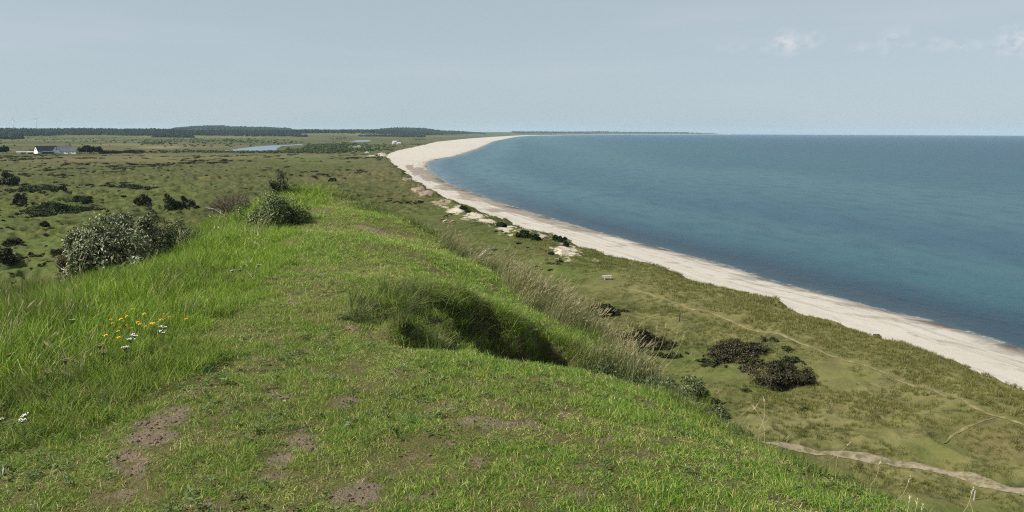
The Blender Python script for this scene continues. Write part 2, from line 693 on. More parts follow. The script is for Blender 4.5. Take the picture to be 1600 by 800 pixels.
PIT = [rel(556, 528, -1.72)[:2], rel(600, 551, -1.73)[:2], rel(700, 553, -1.76)[:2], rel(800, 558, -1.80)[:2], rel(880, 565, -1.86)[:2], rel(960, 584, -1.95)[:2],
       rel(1040, 608, -2.05)[:2], (2.4, 8.2), (1.35, 9.4), (0.45, 9.75), (-0.35, 9.5), (-0.85, 9.0), (-1.15, 8.3), (-1.35, 7.6)]


def hill_top(X, Y):
    out = _S[_n] + _S[_n + 1] * X + _S[_n + 2] * Y
    for i in range(_n):
        out = out + _S[i] * _phi(np.hypot(X - CTL[i, 0], Y - CTL[i, 1]))
    return np.clip(out, -3.2, -1.45)


def hill_z(X, Y, full=False):
    X = np.asarray(X, float)
    Y = np.asarray(Y, float)
    e = sdf(X, Y, HILL_POLY) + 0.25 * fbm(X / 1.7, Y / 1.7, 3, 41)
    s = np.maximum(-e, 0)
    steep = np.where(X > 0.12 * Y, 0.92, 0.72)
    z = hill_top(X, Y) - steep * (np.sqrt(s * s + 0.5) - 0.7071)
    rr = np.hypot(X, Y)
    z = z + 0.9 * fbm(X / 9, Y / 9, 3, 42) * sstep(0.5, 10, s)
    z = z + 0.035 * fbm(X / 0.9, Y / 0.9, 3, 43) + 0.012 * fbm(X / 0.22, Y / 0.22, 3, 44) * sstep(14, 6, rr)
    p = sdf(X, Y, PIT) + 0.12 * fbm(X / 0.6, Y / 0.6, 3, 45)
    pn = p + .25 * fbm(X / .35, Y / .35, 3, 47)
    pm = np.where(X > 0, 1, 0) * 0 + sstep(0, 1, (pn + .05) / (.60 + .55 * sstep(6.9, 8.2, Y) + .45 * sstep(-.2, -1.0, X)))
    deep = 0.50 + 0.80 * np.exp(-((X - 0.36) / 0.36) ** 2) + 0.45 * fbm(X / 0.7, Y / 0.7, 3, 46) - 0.10 * sstep(-0.3, -1.2, X)
    z = z - deep * pm + (.36 * fbm(X / .42, Y / .42, 2, 48) + .10 * fbm(X / .17, Y / .17, 2, 49)) * sstep(.05, .45, p)
    if full:
        return z + CAM_Z, e, p
    return z + CAM_Z


def on_hill(px, py):
    d = ray(px, py)
    d = d / np.linalg.norm(d)
    t = np.arange(1.5, 45, 0.02)
    P = d[None] * t[:, None] + np.array([0, 0, CAM_Z])
    hz = hill_z(P[:, 0], P[:, 1])
    k = np.argmax(P[:, 2] < hz)
    p = P[k]
    return np.array([p[0], p[1], hz[k]])


def polar(az, rad):
    A, R = np.meshgrid(az, rad, indexing='xy')
    X = np.sin(A) * R
    Y = np.cos(A) * R
    nr, na = A.shape
    idx = np.arange(nr * na).reshape(nr, na)
    q = np.stack([idx[:-1, :-1], idx[:-1, 1:], idx[1:, 1:], idx[1:, :-1]], -1).reshape(-1, 4)[:, ::-1]
    return X.ravel(), Y.ravel(), q


def compact(verts, q, attrs):
    used = np.unique(q)
    mp = np.full(len(verts), -1, np.int64)
    mp[used] = np.arange(len(used))
    return verts[used], mp[q], {k: v[used] for k, v in attrs.items()}


dg = math.pi / 180
AZ = np.concatenate([np.linspace(-180, -46, 70)[:-1], np.linspace(-46, 46, 1250), np.linspace(46, 180, 70)[1:]]) * dg
RADG = np.concatenate([np.exp(np.linspace(math.log(22), math.log(60), 40))[:-1], np.exp(np.linspace(math.log(60), math.log(420), 500))[:-1], np.exp(np.linspace(math.log(420), math.log(19000), 350))])

# ------------------------------------------------------------------ ground of the plain, beach, sea
gx, gy, gq = polar(AZ, RADG)
g_dv = coast_dist(gx, gy, VEG, LAND_V)
g_dw = coast_dist(gx, gy, WATER, LAND_W)
gz, g_d = ground_z(gx, gy, g_dv, True)
gr = np.hypot(gx, gy)
SAND_SPOTS = [(790, 363, 15, 6, 1), (884, 397, 19, 10, 1), (850, 374, 13, 4, 1), (742, 341, 16, 6, .9), (762, 351, 14, 5, 1), (715, 331, 14, 5, .8),
              (697, 326, 8, 2.5, .8), (842, 379, 6, 2.5, .8), (596, 241.5, 6, 2.6, 1), (585, 243.5, 14, .9, .7), (573, 238, 3, 1.2, .7), (551, 228, 14, 1.6, .6),
              (1005, 385, 9, 3, .0), (640, 282, 9, 3, .8), (655, 296, 12, 4, .75), (668, 303, 14, 4, .8), (690, 318, 12, 4, .8), (648, 302, 9, 2, .4),
              (825, 366, 14, 5, .9), (874, 383, 14, 5, .9), (930, 412, 7, 2, .5), (985, 401, 8, 2.5, .35), (630, 247, 3, 3, .3)]
g_sand = blotch(gx, gy, SAND_SPOTS, soft=1.0, nz=1.35, ns=.6)
LUSH = [(505, 249, 75, 5, .8), (860, 425, 110, 24, .75), (760, 380, 60, 20, .6), (1180, 585, 120, 26, .8), (1060, 560, 80, 30, .6), (1430, 785, 110, 16, 1.0),
        (680, 335, 60, 22, .4), (40, 345, 90, 40, .6), (60, 400, 140, 40, .85), (250, 300, 120, 20, .4), (1490, 690, 14, 26, .6), (1440, 700, 30, 10, .5), (1550, 790, 50, 10, .5), (1000, 430, 60, 14, .4)]
g_lush = blotch(gx, gy, LUSH, soft=1.1, nz=.5, ns=.5)
HEATH = [(190, 247, 150, 5, .7), (270, 229, 90, 3.5, .9), (350, 231, 60, 2, .5), (30, 235, 70, 2.5, .6), (600, 262, 40, 14, .5), (560, 275, 80, 10, .45), (650, 300, 40, 14, .4),
         (540, 250, 40, 4, .6), (1330, 620, 120, 26, .3), (1200, 590, 80, 20, .25), (1570, 700, 60, 20, .5), (1000, 560, 50, 20, .25), (540, 216, 90, 1.5, .4)]
g_heath = blotch(gx, gy, HEATH, soft=1.2, nz=.6, ns=.4)
PALE = [(180, 226, 60, 1.4, .6), (250, 230, 26, 1.6, .9), (60, 220, 80, .8, .5), (330, 215, 90, .9, .5), (560, 213, 120, .8, .5), (470, 243, 160, 3, .35), (330, 245, 140, 4, .3),
        (1010, 450, 70, 16, .45), (1130, 490, 110, 22, .4), (1280, 660, 100, 26, .55), (1200, 650, 60, 24, .5), (1420, 600, 120, 22, .35), (1530, 640, 60, 14, .4), (1100, 520, 90, 12, .35)]
g_pale = blotch(gx, gy, PALE, soft=1.2, nz=.6, ns=.4)

k = NT('heath_turf')
P = k.pos()
n1 = k.noise(0.035, 5, 0.6, P)
n2 = k.noise(0.22, 5, 0.65, P)
n3 = k.noise(1.3, 4, 0.7, P)
c = k.mix(k.rng(n1, .38, .62), (0.056, 0.066, 0.017), (0.094, 0.090, 0.030))
c = k.mix(k.math('MULTIPLY', k.attr('rightside'), k.rng(k.noise(.09, 5, .65, P), .3, .65)), c, (0.172, 0.158, 0.064))
c = k.mix(k.math('MULTIPLY', k.attr('mid'), k.rng(k.noise(.05, 5, .65, P), .3, .7)), c, (0.098, 0.086, 0.034))
c = k.mix(k.math('MULTIPLY', k.math('MULTIPLY', k.rng(n2, .42, .62), .85), k.math('SUBTRACT', 1.0, k.math('MULTIPLY', k.attr('rightside'), .55))), c, (0.036, 0.048, 0.013))
c = k.mix(k.math('MULTIPLY', k.rng(n3, .52, .75), .55), c, (0.170, 0.150, 0.066))
c = k.mix(k.math('MULTIPLY', k.rng(k.noise(0.42, 5, .7, P, None, .6), .53, .66), .8), c, (0.034, 0.038, 0.015))
c = k.mix(k.math('MULTIPLY', k.rng(k.noise(0.075, 5, .7, P, None, .8), .56, .66), .75), c, (0.036, 0.046, 0.017))
# long-wave fields and dark scrub on the far plain
far = k.attr('far')
nf = k.noise(0.004, 6, 0.68, P)
nf2 = k.noise(0.011, 5, 0.7, P)
cf = k.mix(k.rng(nf, .42, .6), (0.040, 0.054, 0.020), (0.115, 0.104, 0.044))
cf = k.mix(k.math('MULTIPLY', k.rng(nf2, .53, .64), .85), cf, (0.022, 0.034, 0.017))
c = k.mix(far, c, k.mix(.35, cf, c))
lm = k.math('MULTIPLY', k.attr('lush'), k.rng(k.noise(.3, 4, .6, P), .3, .6))
c = k.mix(lm, c, k.mix(n3, (0.054, 0.086, 0.018), (0.098, 0.118, 0.032)))
hm_ = k.math('MULTIPLY', k.attr('heath'), k.rng(k.noise(.11, 5, .65, P), .3, .6))
c = k.mix(hm_, c, k.mix(n3, (0.085, 0.068, 0.034), (0.150, 0.112, 0.058)))
pm_ = k.math('MULTIPLY', k.attr('pale'), k.rng(k.noise(.16, 5, .65, P), .3, .6))
c = k.mix(pm_, c, k.mix(n3, (0.150, 0.140, 0.060), (0.215, 0.190, 0.092)))
sandn = k.noise(.8, 5, .65, P)
sm = k.rng(k.math('ADD', k.attr('sand'), k.math('MULTIPLY', k.math('SUBTRACT', sandn, .5), 1.5)), .38, .70)
c = k.mix(sm, c, k.mix(k.noise(.25, 4, .6, P), (0.33, 0.28, 0.215), (0.46, 0.41, 0.34)))
c = k.mix(k.math('MULTIPLY', k.attr('sand2'), sm), c, (0.20, 0.155, 0.115))
hgt = k.math('ADD', k.math('MULTIPLY', n3, .6), k.math('MULTIPLY', n2, 1.0))
MAT_GROUND = k.principled(c, .95, .1, k.bump(hgt, .7, .45))

g_far = sstep(500, 1500, gr) * .9
SAND2 = [(640, 282, 12, 5, 1), (655, 296, 16, 7, 1), (668, 303, 18, 6, 1), (690, 318, 16, 6, 1), (825, 366, 17, 7, 1), (874, 383, 17, 7, 1), (715, 326, 16, 4, .7)]
g_sand2 = blotch(gx, gy, SAND2, nz=.3)
keep = (g_d[gq].max(1) > -9)
vv = np.column_stack([gx, gy, gz])
V_, Q_, A_ = compact(vv, gq[keep], dict(sand=g_sand, sand2=g_sand2, lush=g_lush, heath=g_heath, pale=g_pale, far=g_far, rightside=sstep(-20, 60, gx - .02 * gy) * sstep(420, 250, gr), mid=sstep(250, 500, gr) * sstep(-120, 60, gx - .0 * gy)))
ground = struct('ground', np_mesh('ground', V_, Q_, MAT_GROUND, True, A_))

k = NT('beach_sand')
P = k.pos()
t = k.attr('t')          # 0 at the water, 1 at the dunes
dw_ = k.attr('dw')
n1 = k.noise(.05, 5, .6, P)
n2 = k.noise(.45, 5, .65, P)
n4 = k.noise(4.0, 4, .7, P)
c = k.mix(n1, (0.365, 0.332, 0.288), (0.465, 0.432, 0.382))
c = k.mix(k.math('MULTIPLY', k.rng(n2, .5, .75), .45), c, (0.29, 0.25, 0.205))
c = k.mix(k.math('MULTIPLY', k.rng(n4, .55, .72), .5), c, (0.235, 0.20, 0.165))
cx_ = k.n('ShaderNodeCombineXYZ')
sp_ = k.n('ShaderNodeSeparateXYZ')
k.set(sp_.inputs[0], P)
k.set(cx_.inputs[0], k.math('MULTIPLY', dw_, .55))
k.set(cx_.inputs[1], k.math('MULTIPLY', sp_.outputs[1], .022))
stn = k.noise(1.0, 5, .6, cx_.outputs[0])
c = k.mix(k.math('MULTIPLY', k.rng(stn, .50, .66), .5), c, (0.245, 0.218, 0.182))
# drift lines of dried weed, each at its own distance from the water
lw = k.math('ADD', dw_, k.math('MULTIPLY', k.math('SUBTRACT', k.noise(.03, 4, .6, P), .5), 9.0))
for at, wd, am in ((14.0, .9, .42), (21.0, .5, .30), (9.0, .9, .5)):
    ln_ = k.math('SUBTRACT', 1.0, k.math('DIVIDE', k.math('ABSOLUTE', k.math('SUBTRACT', lw, at)), wd), clamp=True)
    ln_ = k.math('MULTIPLY', k.math('MULTIPLY', k.math('POWER', ln_, .5), k.rng(k.noise(.22, 6, .8, P), .47, .60)), am)
    c = k.mix(ln_, c, (0.060, 0.044, 0.030))
# gravel and damp sand towards the water
dm = k.math('ADD', k.attr('damp'), k.math('MULTIPLY', k.math('SUBTRACT', k.noise(.09, 5, .7, P), .5), 1.1))
c = k.mix(k.math('MULTIPLY', k.rng(dm, .45, .7), .85), c, k.mix(n4, (0.150, 0.120, 0.093), (0.225, 0.182, 0.145)))
wet = k.rng(k.math('ADD', dw_, k.math('MULTIPLY', k.math('SUBTRACT', k.noise(.06, 4, .6, P), .5), 6.0)), 1.0, 4.5, 1.0, 0.0)
c = k.mix(k.math('MULTIPLY', wet, .8), c, (0.165, 0.138, 0.112))
wd_ = k.math('MULTIPLY', k.rng(k.noise(.045, 5, .7, P, None, 1.2), .47, .57), k.rng(dw_, 1.0, 9.0, 1.0, 0.0))
c = k.mix(k.math('MULTIPLY', wd_, .95), c, (0.050, 0.034, 0.022))
MAT_SAND = k.principled(c, k.rng(wet, 0, 1, .9, .45), .25, k.bump(k.math('ADD', n4, n2), .35, .2))
bz = beach_z(gx, gy, g_dv, g_dw)
keep = (g_dw[gq].max(1) > -60) & (g_dv[gq].min(1) < 14) & (gr[gq].max(1) < 17500)
bt = np.clip(g_dw, 0, None) / (np.clip(g_dw, 0, None) + np.clip(-g_dv, 0, None) + 1e-6)
DAMP = [(640, 262, 7, 5, .9), (655, 268, 16, 7, .9), (672, 278, 16, 7, .9), (700, 294, 26, 6, .75), (738, 310, 34, 6, .7), (790, 330, 45, 6, .6), (860, 352, 50, 5, .5),
        (560, 240, 2, 2, .1), (700, 229, 70, 3.0, .42), (640, 236, 30, 2, .35), (1190, 441, 60, 6, .5), (1310, 474, 60, 5, .55), (1400, 500, 60, 5, .55), (1540, 545, 80, 5, .5),
        (985, 385, 70, 5, .45), (1090, 415, 70, 5, .45)]
b_damp = blotch(gx, gy, DAMP, 1.0, soft=.9, nz=.6, ns=.3)
b_damp = np.maximum(b_damp, .72 * sstep(.50, .30, bt + .10 * fbm(gx / 40, gy / 40, 3, 35)) * sstep(215, 270, gy) * sstep(900, 560, gy) * sstep(.02, .09, bt))
b_damp = np.maximum(b_damp, .64 * sstep(550, 900, gy) * (.5 + .5 * fbm(gx / 90, gy / 200, 3, 36)))
V_, Q_, A_ = compact(np.column_stack([gx, gy, bz]), gq[keep], dict(t=bt, dw=g_dw, damp=b_damp))
beach = struct('beach', np_mesh('beach', V_, Q_, MAT_SAND, True, A_))

AZS = np.concatenate([np.linspace(-12, 46, 700), np.linspace(46, 160, 90)[1:]]) * dg
sx_, sy_, sq = polar(AZS, np.exp(np.linspace(math.log(30), math.log(20000), 420)))
s_dw = coast_dist(sx_, sy_, WATER, LAND_W)
keep = s_dw[sq].min(1) < 12
k = NT('sea_water')
P = k.pos()
off = k.attr('off')
nb = k.noise(.006, 4, .55, P, (1, .45, 1))
nb2 = k.noise(.02, 5, .6, P, (1, .5, 1))
o2 = k.math('ADD', off, k.math('ADD', k.math('MULTIPLY', k.math('SUBTRACT', nb, .5), .16), k.math('MULTIPLY', k.math('SUBTRACT', nb2, .5), .05)))
# off = log10(1+metres off shore)/4
c = k.ramp(o2, [(0.00, (0.0400, 0.0625, 0.0746)), (0.16, (0.0220, 0.0431, 0.0591)), (0.27, (0.0125, 0.0324, 0.0523)), (0.335, (0.0160, 0.0516, 0.0784)), (0.385, (0.0214, 0.0750, 0.0970)),
                (0.445, (0.029, 0.084, 0.106)), (0.49, (0.018, 0.062, 0.098)), (0.545, (0.022, 0.074, 0.104)), (0.585, (0.031, 0.090, 0.112)), (0.63, (0.022, 0.074, 0.104)), (0.72, (0.014, 0.056, 0.092)), (1.0, (0.013, 0.052, 0.088))])
bay = k.math('MULTIPLY', k.attr('bay'), k.rng(off, .78, .45))
c = k.mix(k.math('MULTIPLY', bay, .8), c, k.ramp(o2, [(0.0, (0.1294, 0.1750, 0.1954)), (.22, (0.0914, 0.1519, 0.1856)), (.33, (0.0495, 0.1059, 0.1368)), (.43, (0.0571, 0.1243, 0.1465)), (.50, (0.0289, 0.0829, 0.1124)), (.57, (0.0456, 0.1105, 0.1319)), (.64, (0.0228, 0.0737, 0.1026)), (1.0, (0.0152, 0.0599, 0.0928))]))
nw = k.noise(.55, 4, .65, P, (1.0, .55, 1))
nw2 = k.noise(.11, 4, .6, P, (1.0, .4, 1))
c = k.mix(k.math('MULTIPLY', k.rng(nw2, .45, .68), .45), c, (0.008, 0.034, 0.060))
hh = k.math('ADD', k.math('MULTIPLY', nw, .5), k.math('MULTIPLY', nw2, 1.0))
# foam along the swash and a few breakers
fm = k.math('MULTIPLY', k.math('MULTIPLY', k.rng(k.noise(.14, 6, .8, P), .50, .60), k.rng(k.attr('dwn'), .3, 1.6, 1.0, 0.0)), .55)
c = k.mix(k.math('MULTIPLY', fm, .75), c, (0.62, 0.64, 0.64))
MAT_SEA = k.principled(c, k.rng(fm, 0, 1, .36, .8), .18, k.bump(hh, .8, .9), IOR=1.33)
V_, Q_, A_ = compact(np.column_stack([sx_, sy_, np.zeros_like(sx_)]), sq[keep],
                     dict(off=np.log10(1 + np.clip(-s_dw, 0, None)) / 4.0, dwn=np.clip(-s_dw, 0, None), bay=sstep(230, 620, sy_)))
sea = struct('sea', np_mesh('sea', V_, Q_, MAT_SEA, True, A_))

k = NT('lake_water')
P = k.pos()
MAT_LAKE = k.principled((0.09, 0.13, 0.19), .22, .5, k.bump(k.noise(.5, 3, .6, P), .3, .4), IOR=1.33)
for lk in LAKES:
    cx, cy = np.mean(lk, 0)
    big = [(cx + (p[0] - cx) * 1.03 + 12 * np.sign(p[0] - cx), cy + (p[1] - cy) * 1.03 + 30 * np.sign(p[1] - cy)) for p in lk]
    bm = bmesh.new()
    f = bm.faces.new([bm.verts.new((p[0], p[1], 3.0)) for p in big])
    bm.normal_update()
    if f.normal.z < 0:
        f.normal_flip()
    bmesh.ops.triangulate(bm, faces=[f])
    me = bpy.data.meshes.new('lake')
    bm.to_mesh(me)
    bm.free()
    me.materials.append(MAT_LAKE)
    struct('lake', me)

# ------------------------------------------------------------------ the grassy hill
AZH = np.concatenate([np.linspace(-180, -48, 90)[:-1], np.linspace(-48, 48, 900), np.linspace(48, 180, 90)[1:]]) * dg
RADH = np.concatenate([[0.25, 0.6, 1.0, 1.5], np.exp(np.linspace(math.log(2.0), math.log(30), 520)), np.exp(np.linspace(math.log(30.4), math.log(95), 60))])
hx, hy, hq = polar(AZH, RADH)
hz, h_e, h_p = hill_z(hx, hy, True)
SOIL = [(700, 690, 14, 5, 0.80), (872, 602, 16, 5, 0.69), (935, 640, 16, 6, 0.75), (1005, 722, 18, 6, 0.69), (622, 580, 16, 5, 0.63), (385, 682, 14, 6, 0.69), (350, 640, 14, 5, 0.69), (300, 612, 16, 5, 0.63), (425, 745, 18, 7, 0.80), (742, 722, 21, 6, 0.69), (1105, 722, 21, 6, 0.57), (280, 640, 25, 7, 0.92), (190, 775, 21, 8, 0.69), (90, 740, 18, 7, 0.57), (655, 775, 23, 8, 0.57), (905, 770, 25, 7, 0.57), (520, 590, 16, 5, 0.57), (400, 560, 14, 5, 0.57), (730, 600, 21, 4, 0.57), (860, 690, 14, 6, 0.69), (205, 715, 25, 13, 1.00), (240, 680, 33, 14, 1.00), (262, 655, 33, 13, 1.00), (212, 738, 20, 9, 0.92), (470, 690, 21, 17, 1.00), (440, 720, 21, 13, 0.98), (545, 628, 21, 8, 0.80),
        (560, 775, 33, 20, 1.00), (770, 662, 37, 9, 1.00), (832, 665, 13, 11, 0.98), (690, 638, 23, 6, 0.63), (430, 620, 17, 8, 0.80), (480, 705, 34, 11, 0.80), (640, 715, 29, 7, 0.52),
        (545, 510, 17, 7, 0.69), (505, 362, 25, 5, 0.80), (580, 360, 25, 5, 0.69), (460, 472, 14, 5, 0.69), (600, 420, 59, 6, 0.52), (480, 425, 33, 5, 0.46), (950, 690, 20, 9, 0.57),
        (885, 645, 20, 7, 0.52), (1040, 690, 21, 9, 0.46), (820, 740, 39, 9, 0.29), (320, 790, 25, 9, 0.80), (540, 310, 29, 4, 0.69), (490, 330, 29, 4, 0.40), (700, 470, 29, 14, 0.46)]


def hill_blotch(X, Y, spots, soft=1.1, seed=51, nz=1.0):
    out = np.zeros(X.shape)
    for px, py, hw, hh, amt in spots:
        c = on_hill(px, py)
        D = math.hypot(c[0], c[1])
        u = np.array([c[0], c[1]]) / D
        sl = max((CAM_Z - c[2]) / D, .08)
        wx = hw * D / FPX
        wy = hh * D / FPX / sl
        dx, dy = X - c[0], Y - c[1]
        a = (dx * u[1] - dy * u[0]) / wx
        b = (dx * u[0] + dy * u[1]) / wy
        m = (np.abs(a) < 2.4) & (np.abs(b) < 2.4)
        if m.any():
            s_ = min(wx, wy)
            q = np.sqrt(a[m] ** 2 + b[m] ** 2) + nz * fbm(X[m] / s_ * .9, Y[m] / s_ * .9, 4, seed)
            out[m] = np.maximum(out[m], amt * sstep(1 + soft * .5, 1 - soft * .5, q))
    return out


h_soil = hill_blotch(hx, hy, SOIL)
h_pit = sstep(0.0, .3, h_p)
k = NT('dune_soil')
P = k.pos()
n1 = k.noise(2.2, 5, .65, P)
n2 = k.noise(14, 5, .7, P)
n3 = k.noise(70, 4, .7, P)
c = k.mix(k.rng(n1, .35, .65), (0.090, 0.105, 0.026), (0.150, 0.130, 0.055))
c = k.mix(k.math('MULTIPLY', k.rng(n2, .48, .7), .7), c, (0.200, 0.150, 0.090))
c = k.mix(k.math('MULTIPLY', k.rng(n3, .5, .7), .5), c, (0.045, 0.055, 0.018))
so = k.mix(n2, (0.130, 0.100, 0.066), (0.265, 0.210, 0.145))
so = k.mix(k.math('MULTIPLY', k.rng(n3, .52, .7), .6), so, (0.29, 0.23, 0.17))
so = k.mix(k.math('MULTIPLY', k.rng(k.noise(35, 3, .6, P), .6, .7), .7), so, (0.09, 0.065, 0.043))
c = k.mix(k.rng(k.math('ADD', k.attr('soil'), k.math('MULTIPLY', k.math('SUBTRACT', n2, .5), 1.1)), .30, .72), c, so)
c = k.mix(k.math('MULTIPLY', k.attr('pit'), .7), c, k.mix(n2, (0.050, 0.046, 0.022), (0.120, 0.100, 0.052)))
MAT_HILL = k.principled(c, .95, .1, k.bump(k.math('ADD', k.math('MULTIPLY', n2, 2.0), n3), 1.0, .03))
gzh = ground_z(hx, hy)
keep = (hz[hq].max(1) > gzh[hq].min(1) - 2.0)
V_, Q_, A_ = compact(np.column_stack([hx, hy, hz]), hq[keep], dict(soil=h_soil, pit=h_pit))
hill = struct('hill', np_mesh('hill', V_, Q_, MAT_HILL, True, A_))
# close the grid's hole right under the camera

# ------------------------------------------------------------------ grass and ground cover (stuff)


def clump(name, n, R, h0, h1, w, lean, mat, seg=3, droop=0.5, wind=0.0, head=0.0, tone=(0, 1), seed=0):
    """one mesh of n curved, tapering blades; attribute rnd holds one number per blade"""
    g = np.random.default_rng(seed + 100)
    V, T, A = [], [], []
    nv = 0
    for i in range(n):
        a = g.uniform(0, 2 * math.pi)
        rr = R * math.sqrt(g.uniform())
        b = np.array([rr * math.cos(a), rr * math.sin(a), -0.01])
        h = g.uniform(h0, h1)
        la = g.uniform(0, 2 * math.pi)
        ln = lean * g.uniform(0.2, 1.0)
        dirv = np.array([math.cos(la) * ln + wind * g.uniform(.4, 1.2), math.sin(la) * ln, 0])
        fa = g.uniform(0, 2 * math.pi)
        side = np.array([math.cos(fa), math.sin(fa), 0])
        ww = w * g.uniform(.6, 1.3)
        val = tone[0] + (tone[1] - tone[0]) * g.uniform()
        pts = []
        for s in range(seg + 1):
            t = s / seg
            pts.append(b + np.array([0, 0, h * (t - droop * 0.35 * t * t * (ln + wind))]) + dirv * h * (t ** 1.7))
        for s in range(seg):
            t = s / seg
            wid = ww * (1 - 0.75 * t) * .5
            V += [pts[s] - side * wid, pts[s] + side * wid]
            A += [val, val]
        V.append(pts[seg])
        A.append(val)
        for s in range(seg - 1):
            o = nv + 2 * s
            T += [(o, o + 1, o + 3), (o, o + 3, o + 2)]
        o = nv + 2 * (seg - 1)
        T.append((o, o + 1, o + 2))
        nv = len(V)
        if g.uniform() < head:
            tip, prv = pts[seg], pts[seg - 1]
            d = tip - prv
            d = d / (np.linalg.norm(d) + 1e-9)
            hl = h * g.uniform(.14, .24)
            hw = ww * g.uniform(1.1, 1.7)
            up = np.cross(d, side)
            up /= (np.linalg.norm(up) + 1e-9)
            m0 = tip - d * hl * .3
            for sd in (side, up):
                V += [m0, m0 + d * hl * .45 + sd * hw, m0 + d * hl, m0 + d * hl * .45 - sd * hw]
                A += [1.0] * 4
                T += [(nv, nv + 1, nv + 2), (nv, nv + 2, nv + 3)]
                nv = len(V)
    return np_mesh(name, np.array(V), np.array(T), mat, False, {'rnd': np.array(A)})


def rosette(name, n, R, L, w, mat, rise=.5, seed=0, tone=(0, 1)):
    """a low herb: broad pointed leaves spreading from one spot, folded along the midrib"""
    g = np.random.default_rng(seed + 500)
    V, T, A = [], [], []
    for i in range(n):
        a = g.uniform(0, 2 * math.pi)
        rr = R * math.sqrt(g.uniform())
        b = np.array([rr * math.cos(a), rr * math.sin(a), 0.0])
        d = g.uniform(0, 2 * math.pi)
        up = rise * g.uniform(.1, 1.0)
        dv = np.array([math.cos(d), math.sin(d), up])
        dv /= np.linalg.norm(dv)
        sd = np.array([-math.sin(d), math.cos(d), g.uniform(-.3, .3)])
        l_ = L * g.uniform(.6, 1.2)
        ww = w * g.uniform(.7, 1.2) * .5
        o = len(V)
        b = b + np.array([0, 0, g.uniform(0, .5) * L])
        V += [b, b + dv * l_ * .5 + sd * ww + np.array([0, 0, .15 * ww]), b + dv * l_ * np.array([1, 1, .75]), b + dv * l_ * .5 - sd * ww + np.array([0, 0, .15 * ww])]
        T += [(o, o + 1, o + 2), (o, o + 2, o + 3)]
        A += [tone[0] + (tone[1] - tone[0]) * g.uniform()] * 4
    return np_mesh(name, np.array(V), np.array(T), mat, False, {'rnd': np.array(A)})


def scatter(name, P, scale, rot, idx, tint, variants):
    me = bpy.data.meshes.new(name)
    me.vertices.add(len(P))
    me.vertices.foreach_set('co', np.asarray(P, np.float32).ravel())
    for nm, dat, typ in (('sc', scale, 'FLOAT_VECTOR'), ('ro', rot, 'FLOAT_VECTOR')):
        a = me.attributes.new(nm, typ, 'POINT')
        a.data.foreach_set('vector', np.asarray(dat, np.float32).ravel())
    a = me.attributes.new('vi', 'INT', 'POINT')
    a.data.foreach_set('value', np.asarray(idx, np.int32))
    a = me.attributes.new('tint', 'FLOAT', 'POINT')
    a.data.foreach_set('value', np.asarray(tint, np.float32))
    me.update()
    lib = bpy.data.collections.new(name + '_kinds')
    for i, v in enumerate(variants):
        lib.objects.link(bpy.data.objects.new('%s_%02d' % (name, i), v))
    t = bpy.data.node_groups.new(name, 'GeometryNodeTree')
    t.interface.new_socket('Geometry', in_out='INPUT', socket_type='NodeSocketGeometry')
    t.interface.new_socket('Geometry', in_out='OUTPUT', socket_type='NodeSocketGeometry')
    gi, go = t.nodes.new('NodeGroupInput'), t.nodes.new('NodeGroupOutput')
    ip = t.nodes.new('GeometryNodeInstanceOnPoints')
    ci = t.nodes.new('GeometryNodeCollectionInfo')
    ci.inputs['Collection'].default_value = lib
    ci.inputs['Separate Children'].default_value = True
    ci.inputs['Reset Children'].default_value = True

    def na(nm, typ):
        n = t.nodes.new('GeometryNodeInputNamedAttribute')
        n.data_type = typ
        n.inputs['Name'].default_value = nm
        return n.outputs['Attribute']
    L = t.links
    L.new(gi.outputs[0], ip.inputs['Points'])
    L.new(ci.outputs[0], ip.inputs['Instance'])
    ip.inputs['Pick Instance'].default_value = True
    L.new(na('vi', 'INT'), ip.inputs['Instance Index'])
    L.new(na('ro', 'FLOAT_VECTOR'), ip.inputs['Rotation'])
    L.new(na('sc', 'FLOAT_VECTOR'), ip.inputs['Scale'])
    L.new(ip.outputs[0], go.inputs[0])
    o = stuff(name, me)
    md = o.modifiers.new('scatter', 'NODES')
    md.node_group = t
    return o


def sample_polar(n, a0, a1, r0, r1, rc, rng):
    """n points whose density is even up to the distance rc and falls as 1/r^2 beyond it"""
    A1 = max((min(rc, r1) ** 2 - r0 ** 2) / 2, 0)
    A2 = rc * rc * math.log(r1 / max(rc, r0)) if r1 > rc else 0
    u = rng.uniform(0, A1 + A2, n)
    r = np.where(u < A1, np.sqrt(r0 ** 2 + 2 * np.minimum(u, A1)), max(rc, r0) * np.exp(np.maximum(u - A1, 0) / (rc * rc)))
    az = rng.uniform(a0 * dg, a1 * dg, n)
    return np.sin(az) * r, np.cos(az) * r, r


TURF = [(0.0, (0.060, 0.142, 0.016)), (.35, (0.122, 0.244, 0.023)), (.66, (0.223, 0.354, 0.039)), (.80, (0.313, 0.405, 0.066)), (.90, (0.417, 0.398, 0.129)), (1.0, (0.597, 0.552, 0.231))]
TURF2 = [(0.0, (0.110, 0.153, 0.025)), (.3, (0.181, 0.241, 0.037)), (.6, (0.265, 0.306, 0.064)), (.75, (0.342, 0.346, 0.113)), (.9, (0.419, 0.397, 0.169)), (1.0, (0.496, 0.469, 0.226))]
LUSHC = [(0.0, (0.063, 0.131, 0.013)), (.4, (0.141, 0.246, 0.021)), (.75, (0.247, 0.364, 0.034)), (.93, (0.347, 0.431, 0.068)), (1.0, (0.614, 0.595, 0.228))]
LUSHD = [(0.0, (0.030, 0.050, 0.012)), (.5, (0.062, 0.092, 0.019)), (.8, (0.12, 0.145, 0.040)), (1.0, (0.30, 0.24, 0.13))]
